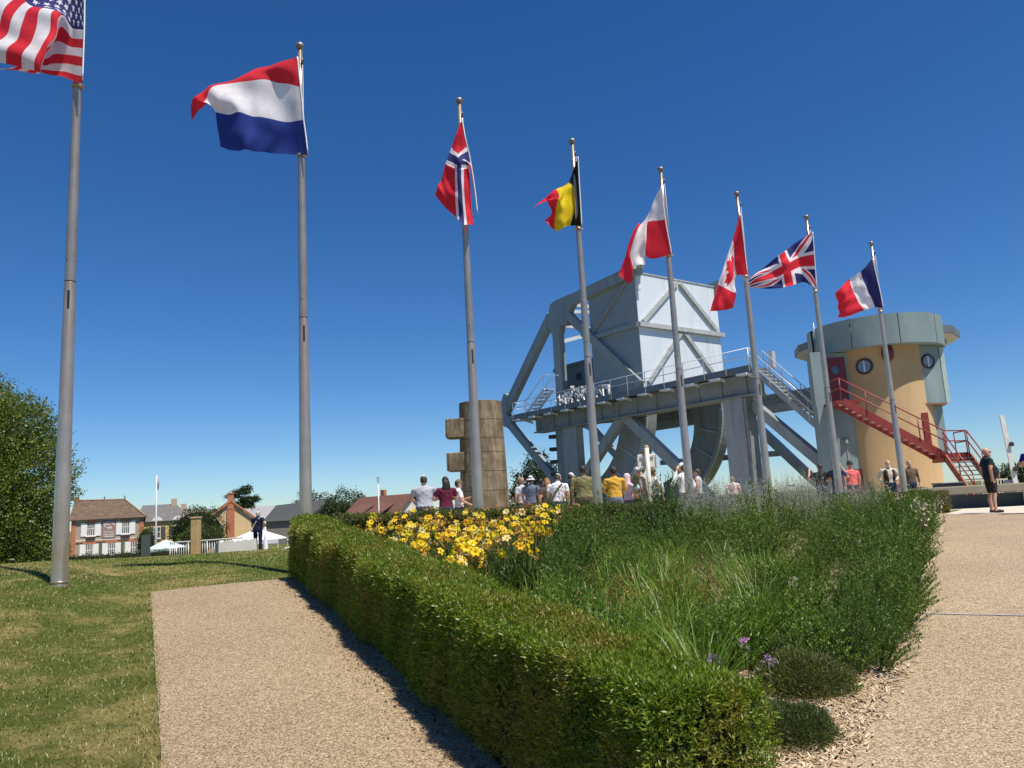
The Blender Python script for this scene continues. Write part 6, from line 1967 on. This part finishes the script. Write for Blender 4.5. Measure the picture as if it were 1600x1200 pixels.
def person(x, y, yaw, label, H=1.74, top=(.3, .3, .3), sleeve='short', legs=(.05, .06, .1), shorts=False, skin=SKIN, shoes=(.05, .04, .035), arms=('down', 'down'), belly=0.0, wide=1.0,
           hair=('short', (.05, .035, .025)), hat=None, lean=0.0, headturn=0.0, vox=0.016, collar=None, z=None, nod=0.0):
    """yaw 0 faces the camera's far side (+Y)"""
    b = Body()
    wide = wide * 1.13
    S = wide
    g = lambda px, py, pz: (px, py + lean * max(0, pz - 0.95), pz)
    T_, K, LG, SH, LP = 'top', 'skin', 'legs', 'shoes', 'lips'
    tor = [(.86, .150, .105, 0, LG), (.93, .168, .122, 0, LG), (.985, .168, .124, 0, LG), (1.0, .166, .122, 0, T_), (1.07, .155, .115, .005, T_), (1.16, .152, .112, .01, T_), (1.26, .168, .118, .01, T_), (1.36, .182, .112, 0, T_), (1.42, .170, .092, -.005, T_), (1.465, .115, .075, -.01, T_), (1.485, .065, .062, -.008, T_)]
    rings, zs = [], []
    for z_, rx, ry, yo, zn in tor:
        bl = belly * math.exp(-((z_ - 1.10) / 0.13) ** 2)
        c = g(0, yo + bl * 0.5, z_)
        rings.append((c, (rx * S + bl * 0.35, 0, 0), (0, ry * (0.5 + 0.5 * S) + bl * 0.5, 0)))
        zs += [zn] * 16
    vs, fs = ring_mesh(rings, 16)
    b.add(vs, fs, zs)
    for s in (-1, 1):
        hx = .088 * S
        b.limb([(s * hx, 0, .92), (s * hx * 1.05, .01, .70), (s * hx * 1.1, .012, .50), (s * hx * 1.1, -.02, .34), (s * hx * 1.1, -.01, .12), (s * hx * 1.1, 0, .07)],
               [.092, .082, .058, .058, .040, .042] if not shorts else [.095, .098, .060, .056, .040, .042], [LG, LG, K if shorts else LG, K if shorts else LG, K if shorts else LG, K])
        if not shorts:
            b.limb([(s * hx, 0, .80), (s * hx * 1.1, .01, .5), (s * hx * 1.1, 0, .09)], [.095, .074, .066], [LG, LG, LG])
        b.limb([(s * hx * 1.1, -.06, .045), (s * hx * 1.15, .05, .045), (s * hx * 1.25, .17, .035)], [.045, .046, .034], [SH, SH, SH])
    for s, key in ((-1, arms[0]), (1, arms[1])):
        el, hd = ARMS[key]
        sh = Vector(g(s * .185 * S, -.005, 1.405))
        e = Vector(g(s * el[0] * (0.5 + 0.5 * S), el[1], el[2]))
        h = Vector(g(s * hd[0], hd[1], hd[2]))
        mid = sh.lerp(e, 0.72)
        zc = T_ if sleeve == 'long' else K
        zm = T_ if sleeve != 'none' else K
        b.limb([sh + Vector((-s * .06, 0, -.01)), sh, mid, e, e.lerp(h, .35), e.lerp(h, .95)], [.062, .064, .053 if sleeve != 'short' else .056, .043, .041, .030], [T_, zm, zc, zc, zc, K])
        d = (h - e).normalized()
        side = d.cross(Vector((0, 0, 1)) if abs(d.z) < .8 else Vector((0, 1, 0))).normalized()
        nrm = side.cross(d)
        b.limb([h - d * .01, h + d * .05, h + d * .085], [.026, .036, .030], [K, K, K], 10)
        for q in range(4):
            o = side * ((q - 1.5) * .021)
            ln = (.058, .072, .066, .05)[q]
            p0 = h + d * .075 + o
            b.limb([p0, p0 + d * ln * .55 + nrm * .008, p0 + d * ln * .85 + nrm * .03], [.0105, .010, .008], [K, K, K], 7)
        b.limb([h + d * .02 - side * .025, h + d * .05 - side * .055, h + d * .085 - side * .05 + nrm * .01], [.014, .012, .009], [K, K, K], 7)
    nk = Vector(g(0, -.005, 1.47))
    hc = Vector(g(0, .015 + nod * .08, 1.615 - nod * .03))
    b.limb([nk - Vector((0, 0, .04)), nk.lerp(hc, .5), hc - Vector((0, .01, .03))], [.066, .056, .056], [T_ if sleeve else K, K, K])
    # head shape
    hv, hf, hz = [], [], []
    prof = [(-.118, .030, .040, .035), (-.105, .046, .058, .022), (-.075, .062, .078, .008), (-.03, .071, .090, 0), (.02, .076, .096, -.004), (.06, .073, .093, -.008), (.095, .056, .072, -.010), (.115, .030, .04, -.010), (.120, .008, .01, -.010)]
    rg = [((0, yo, z_), (rx, 0, 0), (0, ry, 0)) for z_, rx, ry, yo in prof]
    vs, fs = ring_mesh(rg, 16)
    R_ = Matrix.Rotation(headturn, 3, 'Z') @ Matrix.Rotation(-nod * 0.6, 3, 'X')
    place = lambda p: hc + R_ @ Vector(p)
    b.add([place(p) for p in vs], fs, [LP if False else K] * len(vs))
    def hell(c, r, zone):
        o = Body(); o.ell(c, r, zone, 8, 6)
        b.add([place(p) for p in o.v], o.f, zone)
    hell((0, .098, -.018), (.014, .022, .026), K)          # nose
    hell((0, .088, -.070), (.026, .010, .008), LP)         # mouth
    for s in (-1, 1):
        hell((s * .076, -.005, -.015), (.012, .022, .032), K)   # ears
        hell((s * .03, .084, .026), (.022, .012, .008), K)      # brow
    me = bpy.data.meshes.new('body')
    me.from_pydata(b.v, [], b.f)
    tmp = bpy.data.objects.new('tmp', me)
    COL.objects.link(tmp)
    md = tmp.modifiers.new('r', 'REMESH'); md.mode = 'VOXEL'; md.voxel_size = vox
    sm = tmp.modifiers.new('s', 'SMOOTH'); sm.factor = 0.5; sm.iterations = 3
    dg = yield
    body = bpy.data.meshes.new_from_object(tmp.evaluated_get(dg))
    bpy.data.objects.remove(tmp)
    kd = kdtree.KDTree(len(b.v))
    for i, p in enumerate(b.v):
        kd.insert(p, i)
    kd.balance()
    names = [T_, K, LG, SH, LP]
    mats_ = [cm(top), skin, cm(legs), cm(shoes), mat('lips', (0.42, 0.17, 0.14), 0.5)]
    body.materials.clear()
    for m in mats_:
        body.materials.append(m)
    idx = [0] * len(body.polygons)
    for p in body.polygons:
        c = p.center
        _, i, _ = kd.find(c)
        idx[p.index] = names.index(b.z[i])
    body.polygons.foreach_set('material_index', idx)
    # folds in the cloth
    cl = set()
    for p in body.polygons:
        if idx[p.index] in (0, 2):
            cl.update(p.vertices)
    off = x * 3.1 + y
    nv_ = len(body.vertices)
    co = np.zeros(nv_ * 3, dtype=np.float32)
    no = np.zeros(nv_ * 3, dtype=np.float32)
    body.vertices.foreach_get('co', co)
    body.vertices.foreach_get('normal', no)
    co = co.reshape(-1, 3)
    no = no.reshape(-1, 3)
    for i in cl:
        qx, qy, qz = co[i]
        w = mnoise.noise((qx * 9 + off, qy * 9, qz * 14 + qx * 6)) * 0.011 + mnoise.noise((qx * 22, qy * 22 + off, qz * 20)) * 0.005
        co[i] += no[i] * w
    body.vertices.foreach_set('co', co.ravel())
    body.polygons.foreach_set('use_smooth', [True] * len(body.polygons))
    zz_ = g1(x, y) + 0.012 if z is None else z
    root = empty('person', (x, y, zz_), yaw, label, 'person')
    s = H / 1.735
    root.scale = (s, s, s)
    bo = link('body', body, None, root)
    # eyes
    ey = MB()
    for sx in (-1, 1):
        ey.ball(place((sx * .030, .086, .008)), .009, 8, 6)
    ey.build('eye', mat('eye_dark', (0.03, 0.025, 0.02), 0.3), root)
    def dome(z0, grow, m, name, zmax=.135, back=0.0, parent=None):
        mb = MB()
        rg_ = []
        for i in range(8):
            f = i / 7
            zq = z0 + (zmax - z0) * f
            tt = max(0.02, 1 - max(0, (zq - 0.0) / zmax) ** 2.2) ** 0.5
            rg_.append(((0, -.006 - back * (1 - f), zq), ((.078 + grow) * tt, 0, 0), (0, (.098 + grow) * tt, 0)))
        vs_, fs_ = ring_mesh(rg_, 18)
        mb.add([place(p) for p in vs_], fs_, 0, True)
        return mb.build(name, m, parent or root)
    if hair:
        kind, hcol = hair
        hm = mat('hair_%02d_%02d_%02d' % tuple(int(c * 99) for c in hcol), hcol, 0.6, var=0.3, scale=30, bmp=0.5, bdist=0.004, bscale=90)
        if kind in ('short', 'long'):
            mb = MB()
            vs_, fs_ = [], []
            n = 20
            prof_ = [(-.06, .070, .086), (-.03, .077, .094), (.02, .083, .102), (.06, .081, .100), (.095, .064, .080), (.122, .035, .045), (.130, .006, .008)]
            for z_, rx, ry in prof_:
                for k in range(n):
                    t = 2 * PI * k / n
                    fy = math.sin(t)
                    zf = z_
                    if fy > 0.15 and z_ < 0.055:          # keep the face clear
                        zf = 0.055 + (z_ - 0.055) * 0.08
                    vs_.append(place((rx * math.cos(t), ry * fy - .012, zf)))
            for i in range(len(prof_) - 1):
                for k in range(n):
                    fs_.append((i * n + k, i * n + (k + 1) % n, (i + 1) * n + (k + 1) % n, (i + 1) * n + k))
            mb.add(vs_, fs_, 0, True)
            if kind == 'long':
                o = Body()
                rg_ = [((0, -.055, .06), (.07, 0, 0), (0, .05, 0)), ((0, -.075, -.03), (.095, 0, 0), (0, .055, 0)), ((0, -.085, -.13), (.105, 0, 0), (0, .05, 0)), ((0, -.085, -.22), (.10, 0, 0), (0, .04, 0)), ((0, -.08, -.30), (.06, 0, 0), (0, .02, 0))]
                vs_, fs_ = ring_mesh(rg_, 14)
                mb.add([place(p) for p in vs_], fs_, 0, True)
            mb.build('hair', hm, root)
        elif kind == 'beard':
            mb = MB().ball((0, 0, 0), (.05, .03, .045), 12, 8)
            mb.v = [tuple(place((p[0], p[1] + .074, p[2] - .085))) for p in mb.v]
            mb.build('beard', hm, root)
    if hat:
        kind, hcol = hat
        hm = cm(hcol)
        if kind in ('cap', 'bucket', 'helmet', 'scarf'):
            if kind == 'helmet':
                d_ = dome(.035, .028, hm, 'helmet', .165)
                for a in (-.035, 0, .035):
                    MB().tube([place((a, .10, .12)), place((a, .02, .172)), place((a, -.09, .12))], .012, 6).build('rib', DARK, d_)
            elif kind == 'scarf':
                o = Body()
                rg_ = [((0, -.02, .135), (.03, 0, 0), (0, .04, 0)), ((0, -.015, .10), (.075, 0, 0), (0, .085, 0)), ((0, -.022, .03), (.092, 0, 0), (0, .10, 0)), ((0, -.03, -.06), (.09, 0, 0), (0, .09, 0)), ((0, -.02, -.15), (.13, 0, 0), (0, .105, 0)), ((0, -.02, -.22), (.18, 0, 0), (0, .12, 0)), ((0, -.02, -.26), (.17, 0, 0), (0, .115, 0))]
                vs_, fs_ = ring_mesh(rg_, 18)
                mb = MB(); mb.add([place(p) for p in vs_], fs_, 0, True); mb.build('headscarf', hm, root)
            else:
                d_ = dome(.035, .010, hm, 'cap', .142)
                if kind == 'cap':
                    n = 9
                    vs_ = []
                    for k in range(n):
                        a = rad(25 + 130 * k / (n - 1))
                        vs_.append(place((.085 * math.cos(a), .100 * math.sin(a) - .006, .045)))
                    for k in range(n):
                        a = rad(25 + 130 * k / (n - 1))
                        vs_.append(place((.098 * math.cos(a), .10 * math.sin(a) + .075 * math.sin(a) ** 2, .030)))
                    br = MB(); br.add(vs_ + [v_ + Vector((0, 0, -.006)) for v_ in vs_], [(k, k + 1, n + k + 1, n + k) for k in range(n - 1)] + [(2 * n + k, 3 * n + k, 3 * n + k + 1, 2 * n + k + 1) for k in range(n - 1)], 0, True)
                    br.build('brim', hm, d_)
                else:
                    mb = MB()
                    rg_ = [((0, -.006, .05), (.092, 0, 0), (0, .112, 0)), ((0, -.006, .02), (.125, 0, 0), (0, .145, 0)), ((0, -.006, .012), (.125, 0, 0), (0, .145, 0))]
                    vs_, fs_ = ring_mesh(rg_, 20); mb.add([place(p) for p in vs_], fs_[:-2], 0, True); mb.build('brim', hm, d_)
    if collar:
        MB().tube([Vector(g(.062 * math.cos(a), .066 * math.sin(a) - .005, 1.487 + .012 * math.cos(a + PI / 2))) for a in np.linspace(0, 2 * PI, 15)], .014, 6, cap=False).build('collar', cm(collar), root)
    return root, place
BACK = 0.0            # turned away from the camera
GENS = []
class Later:
    pass
def P_(*a, **k):
    gen = person(*a, **k)
    next(gen)
    r = Later()
    GENS.append((gen, r))
    return r
P_(-2.30, 19.0, 0.10, 'man in light grey T-shirt and pale cap, seen from behind, left of the stone pillar', 1.77, (.40, .41, .46), arms=('rest', 'chest'), hat=('cap', (.42, .46, .44)), wide=1.12)
P_(-1.78, 19.1, 0.4, 'woman with long dark hair in a maroon top beside the stone pillar', 1.72, (.10, .012, .035), 'short', hair=('long', (.012, .008, .010)), arms=('chest', 'chest'))
P_(-1.58, 20.6, -1.35, 'young man in white T-shirt and olive cap looking right, against the stone pillar', 1.68, (.70, .70, .76), arms=('chest', 'front'), hat=('cap', (.16, .12, .07)))
P_(0.12, 22.4, 0.75, 'balding man in pale grey shirt, right of the stone pillar', 1.72, (.42, .43, .50), hair=None, skin=SKIN2)
P_(0.36, 21.4, -0.55, 'person in slate blue T-shirt and patterned white sun hat', 1.70, (.13, .15, .22), hat=('bucket', (.55, .58, .64)), wide=1.1)
P_(0.68, 22.6, -0.5, 'person with short black hair and a dark top beside the patterned sun hat', 1.66, (.03, .025, .03), hair=('short', (.01, .01, .012)))
P_(0.80, 21.2, 0.55, 'woman with long golden brown hair seen from behind', 1.62, (.10, .07, .06), hair=('long', (.26, .14, .045)))
wsh = P_(1.05, 20.4, -0.3, 'person in a white shirt with a dark bag strap across the back', 1.70, (.76, .75, .78), hat=('cap', (.75, .75, .76)), nod=0.6, wide=1.1)
P_(1.55, 22.4, -0.9, 'person in a pale cap and charcoal shirt behind the man in olive', 1.76, (.035, .035, .045), hat=('cap', (.55, .53, .55)))
P_(1.62, 19.0, -0.15, 'tall man in an olive shirt with one hand on his hip, seen from behind', 1.80, (.20, .185, .085), 'long', (.09, .085, .05), arms=('down', 'hip'), hair=('short', (.03, .018, .012)), wide=1.15)
P_(2.42, 19.4, 0.1, 'woman in a mustard yellow blouse and dark cap beside the fourth flagpole', 1.74, (.62, .36, .05), 'long', (.20, .22, .30), arms=('front', 'front'), hat=('cap', (.05, .045, .04)), hair=('short', (.03, .02, .015)))
P_(2.86, 20.2, -1.2, 'woman in a pale pink headscarf and blouse turned to the right', 1.58, (.62, .47, .52), 'short', (.10, .10, .14), hat=('scarf', (.62, .46, .52)), arms=('front', 'front'), hair=None)
P_(3.40, 20.3, 1.15, 'old man in a beige jacket and white cap bending his head down', 1.76, (.42, .35, .28), 'long', (.30, .26, .20), arms=('front', 'front'), hat=('bucket', (.62, .58, .52)), lean=0.22, nod=0.8, wide=1.15, hair=None)
P_(3.86, 22.0, -1.0, 'person in white with brown hair half hidden behind the sign post', 1.74, (.68, .66, .64), hair=('short', (.06, .035, .02)))
P_(4.28, 20.0, 0.85, 'man in a white jacket and white cap raising a hand to his face', 1.76, (.74, .73, .74), 'long', (.02, .02, .022), arms=('ear', 'back'), hat=('cap', (.78, .76, .72)), wide=1.12)
P_(5.35, 23.0, 1.2, 'person in a pale top just left of the fifth flagpole foot', 1.70, (.45, .46, .52), 'none')
P_(9.0, 32.5, -0.3, 'distant person in a pale pink shirt left of the bridge column', 1.70, (.70, .52, .52), hair=('short', (.25, .18, .10)))
ph_man = P_(9.85, 25.2, 0.35, 'man in a black T-shirt photographing with a raised phone', 1.72, (.015, .016, .022), arms=('up', 'down'), hair=('short', (.05, .04, .035)), wide=1.12)
P_(10.28, 25.0, -0.95, 'cyclist in a dark helmet and navy and yellow vest', 1.76, (.045, .06, .13), arms=('chest', 'ear'), hat=('helmet', (.03, .04, .06)), hair=None)
P_(10.88, 25.3, 0.1, 'cyclist in a coral pink shirt and dark helmet behind the seventh flagpole', 1.72, (.80, .16, .15), hat=('helmet', (.035, .035, .045)), hair=None)
P_(12.25, 25.6, PI - 0.1, 'bearded man in a brown waistcoat and pale shirt facing the camera', 1.72, (.50, .49, .42), 'long', (.03, .045, .11), arms=('front', 'pocket'), hair=('beard', (.55, .52, .48)), wide=1.05)
P_(13.35, 26.4, PI, 'brown-clad person standing behind the eighth flagpole', 1.70, (.12, .085, .06), 'long', hair=('short', (.30, .22, .15)))
man_ = P_(12.92, 21.3, -1.75, 'bald man in navy polo shirt, dark shorts and sunglasses standing on the plaza', 1.76, (.016, .024, .036), 'short', (.028, .026, .020), shorts=True, shoes=(.045, .03, .022), arms=('side', 'side'), belly=0.11, wide=1.18, hair=('beard', (.55, .53, .50)), vox=0.010, collar=(.02, .028, .04), z=g1(12.92, 21.3) + 0.024)
P_(13.12, 19.7, 1.9, 'man in a royal blue shirt cut by the right edge of the picture', 1.80, (.012, .022, .22), 'short', (.04, .04, .05), arms=('chest', 'chest'), hair=('short', (.03, .022, .018)), wide=1.15, vox=0.012, collar=(.75, .75, .78), z=g1(13.12, 19.7) + 0.024)
P_(-11.43, 34.0, -0.35, 'man in navy polo and trousers with a shoulder strap on the lawn edge', 1.80, (.012, .014, .035), 'short', (.012, .016, .055), arms=('down', 'hip'), hair=('short', (.48, .42, .38)), wide=1.2, z=0.14)
dgr = bpy.context.evaluated_depsgraph_get()
for gen, r in GENS:
    try:
        gen.send(dgr)
    except StopIteration as fin:
        r.root, r.place = fin.value
man, plc = man_.root, man_.place
gl = MB()
for s in (-1, 1):
    gl.ball(plc((s * .033, .098, .012)), (.028, .012, .018), 10, 6)
    gl.tube([plc((s * .06, .088, .014)), plc((s * .080, .0, .012))], .004, 5)
gl.build('sunglasses', DARK, man)
# things the people wear loose or hold
def strap(root, col, label, name='shoulder_bag', flip=1):
    x, y, z = root.location
    t = empty(name, (x, y, z), root.rotation_euler.z, label, 'bag')
    t.scale = root.scale
    m = cm(col)
    f = flip
    MB().beam((f * .15, -.085, 1.45), (0, -.135, 1.28), .012, .04, (0, 1, 0)).beam((0, -.135, 1.28), (-f * .17, -.13, 1.02), .012, .04, (0, 1, 0)).build('strap', m, t)
    MB().box((-f * .24, -.02, .95), (.08, .2, .18)).build('pouch', m, t, bevel=0.02)
strap(wsh.root, (.09, .07, .055), 'dark bag slung across the white shirt')
lm = [o for o in bpy.data.objects if o.name.startswith('person') and o.get('label', '').startswith('man in navy polo and')][0]
strap(lm, (.55, .52, .46), 'pale shoulder bag worn by the man in navy at the lawn edge')
pt = empty('phone', (9.62, 25.58, g1(9.85, 25.2) + 1.5), 0.35, 'phone held up by the man in the black T-shirt', 'phone')
MB().box((0, 0, 0.02), (.15, .01, .075)).build('case', DARK, pt)
# brown waistcoat over the bearded man's shirt
bm_ = [o for o in bpy.data.objects if o.get('label', '').startswith('bearded man')][0]
for s in (-1, 1):
    vs_, fs_ = ring_mesh([((s * .11, .015, 1.02), (.085, 0, 0), (0, .135, 0)), ((s * .11, .02, 1.2), (.082, 0, 0), (0, .132, 0)), ((s * .115, .01, 1.36), (.082, 0, 0), (0, .125, 0)), ((s * .11, .0, 1.43), (.06, 0, 0), (0, .085, 0))], 14)
    mb = MB(); mb.add(vs_, fs_, 0, True); mb.build('waistcoat', cm((.05, .02, .015)), bm_)
# bicycle leaning behind the back hedge
bc = empty('bicycle', (8.55, 25.3, g1(8.55, 25.3)), 0.1, 'dark bicycle parked behind the hedge between two flagpoles', 'bicycle')
BK = mat('bike_black', (0.02, 0.02, 0.022), 0.4)
for x in (-0.52, 0.52):
    w_ = MB().tube([(x + .34 * math.cos(a), 0, .35 + .34 * math.sin(a)) for a in np.linspace(0, 2 * PI, 25)], .02, 6, cap=False).build('wheel', BK, bc)
    sp_ = MB()
    for k in range(10):
        a = k * PI / 5
        sp_.tube([(x, 0, .35), (x + .33 * math.cos(a), 0, .35 + .33 * math.sin(a))], .003, 4)
    sp_.build('spokes', GALV, w_)
fr = MB()
for a, b in (((-.52, 0, .35), (-.12, 0, .3)), ((-.12, 0, .3), (-.22, 0, .92)), ((-.22, 0, .86), (.36, 0, .88)), ((-.12, 0, .3), (.38, 0, .78)), ((-.52, 0, .35), (-.2, 0, .8)), ((.36, 0, .98), (.52, 0, .35))):
    fr.tube([a, b], .018, 8)
fr.build('bike_frame', BK, bc)
MB().ball((-.24, 0, .96), (.14, .07, .035), 10, 6).build('saddle', BK, bc)
MB().tube([(.30, -.26, 1.05), (.38, -.2, 1.1), (.35, 0, 1.06), (.38, .2, 1.1), (.30, .26, 1.05)], .016, 8).build('handlebar', BK, bc)
